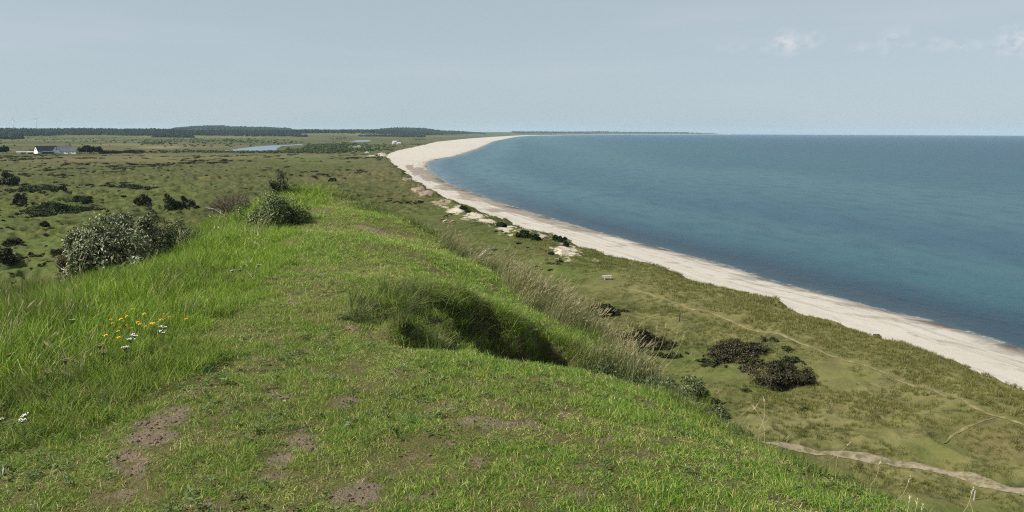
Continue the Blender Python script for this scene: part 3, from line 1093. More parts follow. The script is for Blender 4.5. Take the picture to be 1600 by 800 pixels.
DRYC = [(0.0, (0.083, 0.119, 0.029)), (.3, (0.143, 0.166, 0.052)), (.55, (0.248, 0.228, 0.104)), (.85, (0.350, 0.309, 0.162)), (1.0, (0.460, 0.399, 0.239))]
DRYD = [(0.0, (0.055, 0.092, 0.026)), (.5, (0.092, 0.130, 0.040)), (.85, (0.175, 0.18, 0.075)), (1.0, (0.40, 0.34, 0.20))]
DUNEG = [(0.0, (0.093, 0.108, 0.026)), (.5, (0.163, 0.168, 0.047)), (.85, (0.256, 0.239, 0.088)), (1.0, (0.403, 0.352, 0.168))]
DUNEL = [(0.0, (0.045, 0.070, 0.014)), (.5, (0.080, 0.108, 0.022)), (.85, (0.131, 0.151, 0.039)), (1.0, (0.215, 0.206, 0.072))]
M_TURF = leaf_material('turf_blade', TURF, TURF2, .35)
M_LUSH = leaf_material('lush_blade', LUSHC, LUSHD, .42)
M_DRY = leaf_material('dry_blade', DRYC, DRYD, .3)
M_DUNE = leaf_material('dune_blade', DUNEG, DUNEL, .3, .7, .1)
M_HERB = leaf_material('herb_leaf', [(0.0, (0.040, 0.085, 0.014)), (.5, (0.075, 0.135, 0.020)), (1.0, (0.14, 0.19, 0.035))], [(0.0, (0.060, 0.100, 0.030)), (1.0, (0.15, 0.19, 0.07))], .25, .5, .3)
M_WILLOW = leaf_material('willow_leaf', [(0.0, (0.045, 0.065, 0.026)), (.5, (0.085, 0.115, 0.050)), (.85, (0.145, 0.175, 0.072)), (1.0, (0.24, 0.265, 0.135))], None, .2, .7, .12)

turf_kinds = [clump('turf', 46, .065, .014, .040, .0038, 1.7, M_TURF, 2, .6, seed=i) for i in range(5)]
turf_kinds += [clump('turf', 26, .07, .006, .022, .0036, 2.6, M_TURF, 2, .5, tone=(.84, 1), seed=30 + i) for i in range(2)]
turf_kinds += [clump('turf', 34, .06, .022, .060, .0038, 1.1, M_TURF, 3, .8, seed=20 + i) for i in range(3)]
mid_kinds = [clump('grass', 36, .075, .06, .20, .0046, .75, M_LUSH, 3, .9, .1, seed=40 + i) for i in range(5)]
long_kinds = [clump('grass', 34, .09, .12, .34, .0062, .62, M_LUSH, 4, 1.0, .12, seed=60 + i) for i in range(6)]
dry_kinds = [clump('dry', 22, .10, .18, .50, .0042, .40, M_DRY, 4, .7, .34, .22, seed=80 + i) for i in range(6)]
dune_kinds = [clump('dune', 30, .34, .16, .42, .030, .6, M_DUNE, 3, .7, .2, seed=120 + i) for i in range(5)]
thatch_kinds = [clump('thatch', 30, .09, .05, .20, .0046, 1.2, M_DRY, 3, 1.2, .1, seed=150 + i) for i in range(4)]
tuft_kinds = [rosette('tuft', 70, .09, .035, .012, M_HERB, 1.6, 30 + i, (0, .6)) for i in range(3)]
herb_kinds = [rosette('herb', 14, .035, .020, .011, M_HERB, .8, i) for i in range(3)] + [rosette('herb', 9, .018, .040, .013, M_HERB, .6, 9 + i) for i in range(2)] + [rosette('herb', 30, 0.06, .012, .011, M_HERB, .8, 19)]

LEFTLINE = [on_hill(a, b)[:2] for a, b in ((60, 690), (150, 640), (215, 600), (270, 560), (335, 500), (395, 440), (440, 398), (462, 362), (478, 330))]
LEFTPOLY = [(-12, 2.2)] + [tuple(p) for p in LEFTLINE] + [(-6.5, 31), (-30, 31), (-30, 2.2)]
TURFSPOTS = [(610, 300, 50, 6, .7), (480, 470, 120, 60, .5), (520, 420, 120, 20, .55), (560, 360, 70, 14, .8), (650, 620, 200, 40, .55), (850, 620, 150, 40, .6), (900, 700, 260, 40, .35),
             (1000, 640, 120, 30, .6), (470, 620, 60, 50, .5), (560, 480, 70, 30, .6), (640, 440, 70, 14, .5), (1200, 740, 120, 40, .3), (420, 520, 80, 20, .3), (500, 760, 120, 30, .35)]
rg = np.random.default_rng(5)


def hill_points(n, r0, r1, rc, a0=-62, a1=60):
    X, Y, r = sample_polar(n, a0, a1, r0, r1, rc, rg)
    z, e, p = hill_z(X, Y, True)
    return X, Y, z, r, e, p


def rot_of(n, tilt=0.15):
    return np.column_stack([rg.normal(0, tilt, n), rg.normal(0, tilt, n), rg.uniform(0, 2 * math.pi, n)])


# short trodden turf
X, Y, Z, R, E, Pp = hill_points(125000, 1.7, 34, 7.0)
soil = hill_blotch(X, Y, SOIL)
lft = sdf(X, Y, LEFTPOLY)
ok = (E > -0.25) & (Pp < np.where(Y < 6.9, .34, .12)) & (lft < 0.25 * fbm(X / .8, Y / .8, 3, 71) + .1)
thin = fbm(X / .55, Y / .55, 4, 72)
ok &= (rg.uniform(size=len(X)) > np.clip(soil * 1.4 + .65 * fbm(X / .16, Y / .16, 3, 73), 0, .97)) & (rg.uniform(size=len(X)) < 1.0 + 1.4 * np.minimum(thin + .12, 0))
X, Y, Z, R, E = X[ok], Y[ok], Z[ok], R[ok], E[ok]
lod = np.maximum(R / 7.0, 1.0)
yl = np.clip(hill_blotch(X, Y, TURFSPOTS, 1.2) * .9 + .9 * fbm(X / .9, Y / .9, 4, 74) + .45 * fbm(X / .25, Y / .25, 2, 75) + rg.normal(0, .15, len(X)), 0, 1)
hs = (0.78 + 1.0 * fbm(X / .38, Y / .38, 4, 76) + .25 * rg.uniform(size=len(X))) * (1 - .35 * soil[ok]) * np.where(E < .25, 1.5, 1.0)
vi = np.where(rg.uniform(size=len(X)) < np.clip(.35 + fbm(X / .7, Y / .7, 3, 77), .08, .9), rg.integers(7, 10, len(X)), rg.integers(0, 5, len(X)))
lit = (fbm(X / .45, Y / .45, 4, 78) > .16) & (rg.uniform(size=len(X)) < .6)
vi = np.where(lit, rg.integers(5, 7, len(X)), vi)
scatter('turf_grass', np.column_stack([X, Y, Z]), np.column_stack([lod, lod, np.clip(hs, .35, 2) * np.minimum(lod, 1.35)]), rot_of(len(X)), vi, yl, turf_kinds)

# low broad-leaved herbs in the turf
X, Y, Z, R, E, Pp = hill_points(16000, 1.9, 15, 6.0)
soil = hill_blotch(X, Y, SOIL)
ok = (E > -0.2) & (Pp < 0.1) & (Y > 0) & (fbm(X / .6, Y / .6, 4, 81) + .25 * rg.normal(size=len(X)) > .16) & (rg.uniform(size=len(X)) > soil * .8) & (rg.uniform(size=len(X)) < np.where(sdf(X, Y, LEFTPOLY) > 0, .4, 1))
X, Y, Z, R = X[ok], Y[ok], Z[ok], R[ok]
s = rg.uniform(.6, 1.25, len(X))
scatter('turf_herbs', np.column_stack([X, Y, Z + .012]), np.column_stack([s, s, s]), rot_of(len(X), .2), rg.integers(0, len(herb_kinds), len(X)), np.clip(.5 + fbm(X / .3, Y / .3, 2, 83), 0, 1), herb_kinds)

# crumbs of dry soil and small stones in the worn patches
def crumb(name, seed):
    gg = np.random.default_rng(seed)
    bm = bmesh.new()
    bmesh.ops.create_icosphere(bm, subdivisions=1, radius=.006)
    v = np.array([q.co[:] for q in bm.verts]) * gg.uniform(.6, 1.4, (len(bm.verts), 1)) * [1.2, 1, .7]
    bm.verts.index_update()
    f = [[l.vert.index for l in q.loops] for q in bm.faces]
    bm.free()
    return np_mesh(name, v, np.array(f), M_CRUMB, False, {'rnd': np.full(len(v), gg.uniform())})


M_CRUMB = leaf_material('soil_crumb', [(0.0, (0.085, 0.062, 0.042)), (.6, (0.19, 0.145, 0.10)), (1.0, (0.34, 0.28, 0.21))], None, 0.0, .95, .05)
X, Y, Z, R, E, Pp = hill_points(90000, 1.7, 12, 5.0)
soil = hill_blotch(X, Y, SOIL)
ok = (E > -.1) & (Pp < .1) & (rg.uniform(size=len(X)) < np.clip(soil - .25, 0, 1) * .7 + .01)
X, Y, Z, R = X[ok], Y[ok], Z[ok], R[ok]
s = np.exp(rg.normal(-.25, .5, len(X))) * np.maximum(R / 6, 1)
scatter('soil_crumbs', np.column_stack([X, Y, Z + .002]), np.column_stack([s, s, s]), rot_of(len(X), .8), rg.integers(0, 6, len(X)), rg.uniform(size=len(X)), [crumb('crumb', 140 + i) for i in range(6)])

# lush long grass on the left shoulder
X, Y, Z, R, E, Pp = hill_points(60000, 1.9, 40, 9.0)
lft = sdf(X, Y, LEFTPOLY)
jit = .45 * fbm(X / .8, Y / .8, 3, 71)
ok = (lft > jit - .05) & (E > -3.5)
X, Y, Z, R, E, lft = X[ok], Y[ok], Z[ok], R[ok], E[ok], lft[ok]
lod = np.maximum(R / 9.0, 1.0)
tall = sstep(0.0, 1.6, lft) * (.75 + .5 * fbm(X / 1.1, Y / 1.1, 3, 91))
vi = np.where(rg.uniform(size=len(X)) < tall, rg.integers(5, 11, len(X)), rg.integers(0, 5, len(X)))
hs = .62 + .45 * tall + .35 * fbm(X / .6, Y / .6, 3, 92)
RUSH = [(60, 470, 80, 40, .9), (10, 500, 50, 40, .8), (60, 515, 40, 20, .6), (30, 630, 60, 14, .3), (270, 455, 30, 14, .5)]
tn = np.clip(hill_blotch(X, Y, RUSH, 1.0) + .75 * fbm(X / 1.3, Y / 1.3, 4, 93) + .1 * rg.normal(size=len(X)) + .35 * sstep(.2, -.8, E), 0, 1)
hs = hs * (1 + .5 * hill_blotch(X, Y, RUSH, 1.0))
scatter('long_grass', np.column_stack([X, Y, Z]), np.column_stack([lod, lod, np.clip(hs, .35, 2) * np.minimum(lod, 1.25)]), rot_of(len(X), .14), np.where(rg.uniform(size=len(X)) < .012, rg.integers(11, 17, len(X)), np.where(rg.uniform(size=len(X)) < .06, rg.integers(17, 20, len(X)), vi)), tn, mid_kinds + long_kinds + dry_kinds + tuft_kinds)

# rough grass in the blow-out and over the outer slopes
X, Y, Z, R, E, Pp = hill_points(62000, 2.2, 75, 10.0)
inp = (Pp > .25) | ((Pp > -.1) & (Y > 6.9))
ok = (inp & (rg.uniform(size=len(X)) < .80 + .6 * fbm(X / .35, Y / .35, 3, 95)) & ~((np.hypot((X - .42) / .42, (Y - 7.1) / .75) < 1) & (rg.uniform(size=len(X)) < .9))) | ((E < .1) & (rg.uniform(size=len(X)) < .8))
X, Y, Z, R, E, inp = X[ok], Y[ok], Z[ok], R[ok], E[ok], inp[ok]
lod = np.maximum(R / 10.0, 1.0)
hs = np.where(inp, .70, np.where(R < 7.2, .45, .95)) * (1 + .9 * fbm(X / .4, Y / .4, 3, 96))
scatter('rough_grass', np.column_stack([X, Y, Z]), np.column_stack([lod, lod, np.clip(hs, .25, 2)]), rot_of(len(X), .35), rg.integers(0, 5, len(X)),
        np.clip(np.where(inp, .55, .80) + 1.0 * fbm(X / .5, Y / .5, 3, 97), 0, 1), mid_kinds)

# shaggy tufts hanging over the walls of the hollow
X, Y = rg.uniform(-2.0, 2.6, 26000), rg.uniform(5.6, 10.3, 26000)
Z, E, Pp = hill_z(X, Y, True)
hole = np.exp(-((X - .40) / .24) ** 2 - ((Y - 7.2) / .45) ** 2)
den = ((Pp > .30) | ((Pp > -.18) & (Y > 6.9))) * (.42 + 1.1 * fbm(X / .3, Y / .3, 3, 98)) * (1 - .75 * hole)
ok = rg.uniform(size=len(X)) < den
X, Y, Z, Pp = X[ok], Y[ok], Z[ok], Pp[ok]
clumpy = fbm(X / .4, Y / .4, 3, 99) + .35 * (Pp < .2)
hs = np.clip(.46 + 1.05 * clumpy + .15 * rg.normal(size=len(X)), .2, 1.15)
vh = np.where(rg.uniform(size=len(X)) < np.clip(.22 + 1.5 * fbm(X / .35, Y / .35, 3, 104), 0, .8), rg.integers(11, 14, len(X)), rg.integers(0, 11, len(X)))
vh = np.where(rg.uniform(size=len(X)) < np.clip(.26 + 1.6 * fbm(X / .28, Y / .28, 3, 105), 0, .85), rg.integers(14, 18, len(X)), vh)
rim = (np.abs(Pp) < .17) & (Y > 7.4) & (rg.uniform(size=len(X)) < .75)
hs = np.where(rim, rg.uniform(.45, .95, len(X)), hs)
vh = np.where(rim, np.where(rg.uniform(size=len(X)) < .65, rg.integers(14, 18, len(X)), rg.integers(0, 11, len(X))), vh)
lean_ = np.where(rim, rg.normal(.75, .3, len(X)), rg.normal(.15, .45, len(X)))
scatter('hollow_grass', np.column_stack([X, Y, Z]), np.column_stack([np.ones(len(X)) * .9, np.ones(len(X)) * .9, hs]), np.column_stack([lean_, rg.normal(.05, .4, len(X)), np.where(rim, rg.normal(0, .35, len(X)), rg.uniform(0, 6.28, len(X)))]),
        vh, np.clip(.42 + 1.3 * fbm(X / .25, Y / .25, 3, 100), 0, 1), mid_kinds + long_kinds + tuft_kinds + thatch_kinds)

# tall dry grass along the seaward edge
X, Y, Z, R, E, Pp = hill_points(30000, 5.5, 32, 9.0, -16, 30)
right = X > -7.0 + 0.0 * Y
d_edge = sdf(X, Y, [(e_[0], e_[1]) for e_ in EDGE[5:13]] + [(-8.0, 29.0), (-2.2, 16), (-.6, 11.6), (.1, 9.6), (.7, 8.6)])
band = sstep(.9 + .7 * sstep(12.5, 10.5, Y), .0, E) * sstep(-2.6, -.7, E)
pr = band * np.where(Pp > .35, .25, 1) * (.30 + 1.0 * fbm(X / .8, Y / .8, 4, 101)) * (.08 + .92 * sstep(22, 14, Y)) * (.12 + .88 * sstep(.20, .145, X / Y)) * (.30 + .70 * sstep(7.6, 9.4, Y))
ok = (Y > 6.9) & (Y > 12.4 - 3.3 * X) & (rg.uniform(size=len(X)) < pr) & (X > -6.5 + 0.12 * (29 - Y) * 1.0)
X, Y, Z, R, E = X[ok], Y[ok], Z[ok], R[ok], E[ok]
lod = np.maximum(R / 11.0, 1.0)
hs = (.80 + .6 * fbm(X / .8, Y / .8, 3, 102) + .2 * rg.normal(size=len(X))) * (1.15 - .35 * sstep(12, 24, Y))
scatter('tall_dry_grass', np.column_stack([X, Y, Z]), np.column_stack([lod, lod, np.clip(hs, .35, 1.7)]), np.column_stack([rg.normal(0, .1, len(X)), rg.normal(.12, .1, len(X)), rg.normal(0, .5, len(X))]),
        rg.integers(0, 6, len(X)), np.clip(.60 + 1.0 * fbm(X / .9, Y / .9, 3, 103) + .15 * rg.normal(size=len(X)), 0, 1), dry_kinds)

# dune grass over the plain
TRAIL_PX = [(985, 452), (1010, 458), (1045, 470), (1090, 485), (1150, 505), (1200, 520), (1260, 540), (1330, 566), (1400, 590), (1480, 620), (1560, 650), (1640, 680)]
PATH_PX = [(1180, 689), (1215, 694), (1245, 700), (1300, 709), (1360, 716), (1420, 726), (1480, 739), (1540, 755), (1610, 772), (1680, 790)]
SPUR_PX = [(1560, 652), (1520, 664), (1490, 678), (1472, 694)]


def on_ground(px, py):
    z = GZ0
    for _ in range(12):
        p = at_z(px, py, z)
        z = float(ground_z(np.array([p[0]]), np.array([p[1]]))[0]) * .6 + z * .4
    p = at_z(px, py, z)
    return np.array([p[0], p[1], float(ground_z(np.array([p[0]]), np.array([p[1]]))[0])])


TRAIL = [on_ground(*q) for q in TRAIL_PX]
PATH = [on_ground(*q) for q in PATH_PX]
SPUR = [on_ground(*q) for q in SPUR_PX]
X, Y, R = sample_polar(170000, -50, 50, 40, 620, 95, rg)
dv = coast_dist(X, Y, VEG, LAND_V)
Z, d = ground_z(X, Y, dv, True)
lush = blotch(X, Y, LUSH, soft=1.1, nz=.5, ns=.5)
sand = blotch(X, Y, SAND_SPOTS, nz=.6, ns=.7)
lefts = sstep(40, -60, X - .02 * Y)
tr = np.minimum(np.minimum(poly_dist(X, Y, TRAIL, False) / .75, poly_dist(X, Y, PATH, False) / .9), poly_dist(X, Y, SPUR, False) / .25)
emb = np.exp(-((d - 4) / 6.0) ** 2) * sstep(190, 240, Y)
dn = .58 + 1.2 * fbm(X / 5, Y / 5, 4, 111) + .5 * np.exp(-((d - 3) / 10) ** 2) - .35 * lush - .25 * lefts
clr = np.zeros(len(X))
for (px_, py_, rad_) in ((700, 347, 9.0), (700, 340, 8.0), (706, 355, 7.0), (948, 438, 4.5), (948, 443, 3.5), (1522, 786, 1.6), (1061, 505, 2.0)):
    c_ = on_ground(px_, py_)
    clr = np.maximum(clr, sstep(1.15, .75, np.hypot(X - c_[0], Y - c_[1]) / rad_))
ok = (clr < .5) & (d > -.8) & (tr > 1) & (rg.uniform(size=len(X)) < dn) & (rg.uniform(size=len(X)) > sand * 1.1) & (rg.uniform(size=len(X)) < 1 - .45 * sstep(230, 520, R)) & (hill_z(X, Y) < Z + .2)
X, Y, Z, R, d, lush, lefts, emb = [q[ok] for q in (X, Y, Z, R, d, lush, lefts, emb)]
lod = np.maximum(R / 95.0, 1.0)
hs = (.75 + .6 * fbm(X / 9, Y / 9, 3, 112) + .45 * np.exp(-((d - 8) / 9) ** 2) * sstep(330, 200, Y) + .5 * emb) * (1 - .45 * lush) * (1 - .35 * lefts) * (1.3 - .3 * lefts)
tn = np.clip(.25 + 1.0 * fbm(X / 22, Y / 22, 4, 113) + .4 * lush + .35 * lefts + .7 * emb + .12 * rg.normal(size=len(X)) - .3 * np.exp(-((d - 10) / 12) ** 2), 0, 1)
scatter('dune_grass', np.column_stack([X, Y, Z]), np.column_stack([lod, lod, np.clip(hs, .22, 1.9)]), rot_of(len(X), .15), rg.integers(0, 5, len(X)), tn, dune_kinds)


# paths worn through the dune grass
def strip(name, line, width, mat, seed):
    line = np.array(line)[:, :2]
    seg = np.hypot(*(line[1:] - line[:-1]).T)
    s = np.concatenate([[0], np.cumsum(seg)])
    tt = np.arange(0, s[-1], .5)
    cx = np.interp(tt, s, line[:, 0])
    cy = np.interp(tt, s, line[:, 1])
    for _ in range(3):
        cx[1:-1] = (cx[:-2] + cx[1:-1] * 2 + cx[2:]) / 4
        cy[1:-1] = (cy[:-2] + cy[1:-1] * 2 + cy[2:]) / 4
    tx, ty = np.gradient(cx), np.gradient(cy)
    n_ = np.hypot(tx, ty)
    nx, ny = -ty / n_, tx / n_
    cx = cx + nx * .14 * fbm(tt / 6, tt * 0, 3, seed)
    cy = cy + ny * .14 * fbm(tt / 6, tt * 0, 3, seed)
    cols = np.linspace(-1, 1, 7)
    V = []
    for c_ in cols:
        w = width * .5 * (1 + .40 * fbm(tt / 2.2, tt * 0 + c_ * 3, 3, seed + 2)) * np.minimum(1, np.minimum(tt / 4 + .15, (tt[-1] - tt) / 4 + .15))
        x, y = cx + nx * c_ * w, cy + ny * c_ * w
        V.append(np.column_stack([x, y, np.zeros_like(x)]))
    V = np.stack(V, 1).reshape(-1, 3)
    V[:, 2] = top_of_ground(V[:, 0], V[:, 1]) + .09 - .05 * np.abs(np.tile(cols, len(tt)))
    nr, nc = len(tt), 7
    idx = np.arange(nr * nc).reshape(nr, nc)
    q = np.stack([idx[:-1, :-1], idx[:-1, 1:], idx[1:, 1:], idx[1:, :-1]], -1).reshape(-1, 4)
    return struct(name, np_mesh(name, V, q, mat, True))


from mathutils.bvhtree import BVHTree
_near = (np.abs(gx[gq].mean(1)) < 260) & (gy[gq].mean(1) < 330) & (gy[gq].mean(1) > 0) & (gr[gq].mean(1) > 30)
_tree = BVHTree.FromPolygons([Vector(v) for v in vv[:]] if False else [tuple(v) for v in vv[np.unique(gq[_near])]], [tuple(f) for f in np.searchsorted(np.unique(gq[_near]), gq[_near])])


def top_of_ground(X, Y):
    out = np.empty(len(X))
    fb = ground_z(X, Y)
    for i in range(len(X)):
        h = _tree.ray_cast(Vector((X[i], Y[i], 60)), Vector((0, 0, -1)))
        out[i] = h[0].z if h[0] is not None else fb[i]
    return out


k = NT('path_sand')
P = k.pos()
c = k.mix(k.rng(k.noise(1.6, 5, .7, P), .38, .62), (0.160, 0.133, 0.088), (0.255, 0.215, 0.155))
c = k.mix(k.math('MULTIPLY', k.rng(k.noise(.9, 5, .7, P), .5, .62), .8), c, (0.085, 0.085, 0.030))
M_PATH = k.principled(c, .95, .1)
k = NT('trail_trodden')
P = k.pos()
c = k.mix(k.rng(k.noise(.8, 5, .7, P), .40, .6), (0.105, 0.098, 0.036), (0.185, 0.158, 0.084))
M_TRAIL = k.principled(c, .95, .1)
strip('path', PATH, 1.35, M_PATH, 201)
strip('path', TRAIL, .55, M_TRAIL, 211)
strip('path', SPUR, .4, M_TRAIL, 221)

# ------------------------------------------------------------------ forests, hedges and thickets far off
M_FOREST = leaf_material('forest_leaf', [(0.0, (0.010, 0.018, 0.011)), (.6, (0.018, 0.029, 0.015)), (1.0, (0.034, 0.046, 0.021))], None, .0, .9, .03)
M_SCRUB = leaf_material('scrub_leaf', [(0.0, (0.022, 0.036, 0.014)), (.6, (0.036, 0.054, 0.019)), (1.0, (0.066, 0.078, 0.030))], None, .1, .8, .1)


M_HEATHTUFT = leaf_material('heath_leaf', [(0.0, (0.022, 0.028, 0.011)), (.6, (0.042, 0.050, 0.018)), (1.0, (0.080, 0.078, 0.034))], None, .1, .8, .1)


def crowns(name, X, Y, Z, wid, hgt, mat, conif, seed):
    """many tree crowns as one mass: each a rough faceted crown of its own"""
    g = np.random.default_rng(seed)
    n = len(X)
    ns, nl = 6, 4
    A = np.arange(ns) * 2 * math.pi / ns
    prof_r = np.where(conif[:, None], [[.62, .95, .55, .22]], [[.6, 1.0, .92, .5]])
    prof_z = np.where(conif[:, None], [[.02, .22, .58, .85]], [[.03, .35, .68, .92]])
    rr = prof_r[:, :, None] * wid[:, None, None] * .5 * g.uniform(.62, 1.3, (n, nl, ns))
    aa = A[None, None, :] + g.uniform(-.35, .35, (n, nl, ns))
    zz = prof_z[:, :, None] * hgt[:, None, None] * g.uniform(.88, 1.12, (n, nl, ns))
    V = np.stack([X[:, None, None] + rr * np.cos(aa), Y[:, None, None] + rr * np.sin(aa), Z[:, None, None] + zz], -1).reshape(n, nl * ns, 3)
    top = np.stack([X + g.normal(0, .08, n) * wid, Y, Z + hgt * 1.04], -1)[:, None]
    V = np.concatenate([V, top], 1)
    m = nl * ns + 1
    F = []
    for l in range(nl - 1):
        for s in range(ns):
            s2 = (s + 1) % ns
            F += [(l * ns + s, l * ns + s2, (l + 1) * ns + s2), (l * ns + s, (l + 1) * ns + s2, (l + 1) * ns + s)]
    for s in range(ns):
        F.append(((nl - 1) * ns + s, (nl - 1) * ns + (s + 1) % ns, nl * ns))
    F = (np.array(F)[None] + (np.arange(n) * m)[:, None, None]).reshape(-1, 3)
    rnd = np.clip(np.repeat(g.uniform(0, .8, n), m) + g.uniform(-.15, .3, n * m), 0, 1)
    return stuff(name, np_mesh(name, V.reshape(-1, 3), F, mat, False, {'rnd': rnd}))


def az_of(px):
    d = ray(px, 210)
    return math.atan2(d[0], d[1])


def belt(name, px0, px1, r0, r1, n, h0, h1, w0, w1, seed, con=.7, dmin=150, mat=None):
    g = np.random.default_rng(seed)
    a = g.uniform(az_of(px0), az_of(px1), n)
    r = g.uniform(r0, r1, n)
    wob = 1 + .05 * fbm(a * 14, a * 0 + seed, 3, seed)
    X, Y = np.sin(a) * r * wob, np.cos(a) * r * wob
    dv = coast_dist(X, Y, VEG, LAND_V)
    ok = dv > dmin
    X, Y, dv = X[ok], Y[ok], dv[ok]
    Z = ground_z(X, Y, dv)
    n = len(X)
    hg = g.uniform(h0, h1, n) * (1 + .55 * fbm(X / 160, Y / 160, 3, seed))
    return crowns(name, X, Y, Z, g.uniform(w0, w1, n), hg, mat or M_FOREST, g.uniform(size=n) < con, seed)


belt('forest', -260, 37, 2850, 3250, 1100, 10, 15, 7, 12, 301)
belt('forest', -330, 470, 4150, 5700, 7000, 9, 15, 9, 17, 302)
belt('forest', 238, 302, 3650, 3900, 420, 9, 13, 8, 13, 303)
belt('forest', 270, 455, 7700, 9000, 2200, 12, 18, 16, 28, 304)
belt('forest', 455, 835, 4900, 8200, 6500, 10, 17, 11, 22, 305, dmin=420)
belt('forest', 560, 664, 4300, 4420, 330, 7, 11, 9, 15, 306)
belt('forest', 800, 1150, 9000, 17000, 5200, 11, 17, 22, 40, 307, dmin=520)
belt('forest', 455, 480, 4050, 4150, 60, 8, 13, 10, 18, 308)

g = np.random.default_rng(77)
sx1, sy1, ssz = [], [], []
for px, py, hw, hh, n, w in ((512, 231, 34, 6.5, 620, 1.0), (545, 226, 26, 3, 160, 1.0), (480, 235, 30, 3, 160, .9), (560, 234, 30, 2.2, 120, .9), (340, 237.6, 100, 1.6, 330, .8), (445, 238, 60, 1.6, 150, .8),
                             (235, 223.6, 16, 1.6, 90, .9), (265, 219, 90, 5, 160, 1.0), (100, 219, 110, 5, 150, 1.0), (360, 221, 90, 5, 260, 1.1), (530, 216, 14, 1.6, 60, 1.2),
                             (655, 218, 12, 1.0, 30, 1.0), (600, 228, 30, 3, 60, .8), (20, 246, 60, 5, 60, .6), (300, 226, 60, 2, 26, .6), (440, 224.5, 40, 1.2, 30, .9), (590, 246, 9, 4, 40, .55), (610, 234, 20, 1.2, 90, .6),
                             (660, 226, 30, .9, 90, .7), (90, 262, 120, 9, 60, .45), (250, 268, 160, 10, 60, .4), (60, 310, 100, 18, 40, .35), (200, 300, 120, 14, 30, .3)):
    c_ = at_z(px, py, GZ0)
    D = math.hypot(c_[0], c_[1])
    u_ = np.array([c_[0], c_[1]]) / D
    wx, wy = hw * D / FPX, hh * D / FPX / ((CAM_Z - GZ0) / D)
    q1, q2 = np.clip(g.normal(0, .5, n), -1, 1), np.clip(g.normal(0, .5, n), -1, 1)
    sx1.append(c_[0] + q1 * wx * u_[1] + q2 * wy * u_[0])
    sy1.append(c_[1] - q1 * wx * u_[0] + q2 * wy * u_[1])
    ssz.append(np.full(n, w))
X, Y, S = np.concatenate(sx1), np.concatenate(sy1), np.concatenate(ssz)
dv = coast_dist(X, Y, VEG, LAND_V)
inl = np.zeros(len(X), bool)
for lk in LAKES:
    inl |= sdf(X, Y, lk) > -2
ok = (dv > 4) & ~inl
X, Y, S, dv = X[ok], Y[ok], S[ok], dv[ok]
crowns('scrub', X, Y, ground_z(X, Y, dv) - .25, S * g.uniform(2.5, 7.5, len(X)), S * g.uniform(1.1, 3.2, len(X)), M_SCRUB, np.zeros(len(X), bool), 401)

X, Y, R = sample_polar(34000, -46, 44, 75, 1500, 210, g)
dv = coast_dist(X, Y, VEG, LAND_V)
inl = np.zeros(len(X), bool)
for lk in LAKES:
    inl |= sdf(X, Y, lk) > -4
Zt, dd_ = ground_z(X, Y, dv, True)
pat = fbm(X / 60, Y / 60, 4, 131) + .55 * fbm(X / 14, Y / 14, 3, 132)
ok = (pat > .16 + .35 * g.uniform(size=len(X))) & (dv > 14) & ~inl & (hill_z(X, Y) < Zt) & (g.uniform(size=len(X)) < np.where(X > -.02 * Y, .30, 1)) & (poly_dist(X, Y, PATH, False) > 2) & (poly_dist(X, Y, TRAIL, False) > 1.6)
X, Y, Zt, R = X[ok], Y[ok], Zt[ok], R[ok]
for (px_, py_, rad_) in ((700, 347, 11.0), (706, 357, 9.0), (948, 440, 7)):
    c_ = on_ground(px_, py_)
    m_ = np.hypot(X - c_[0], Y - c_[1]) > rad_
    X, Y, Zt, R = X[m_], Y[m_], Zt[m_], R[m_]
lod = np.clip(R / 260, .6, 3.2)
HEATH_PTS = (X, Y, Zt, lod)

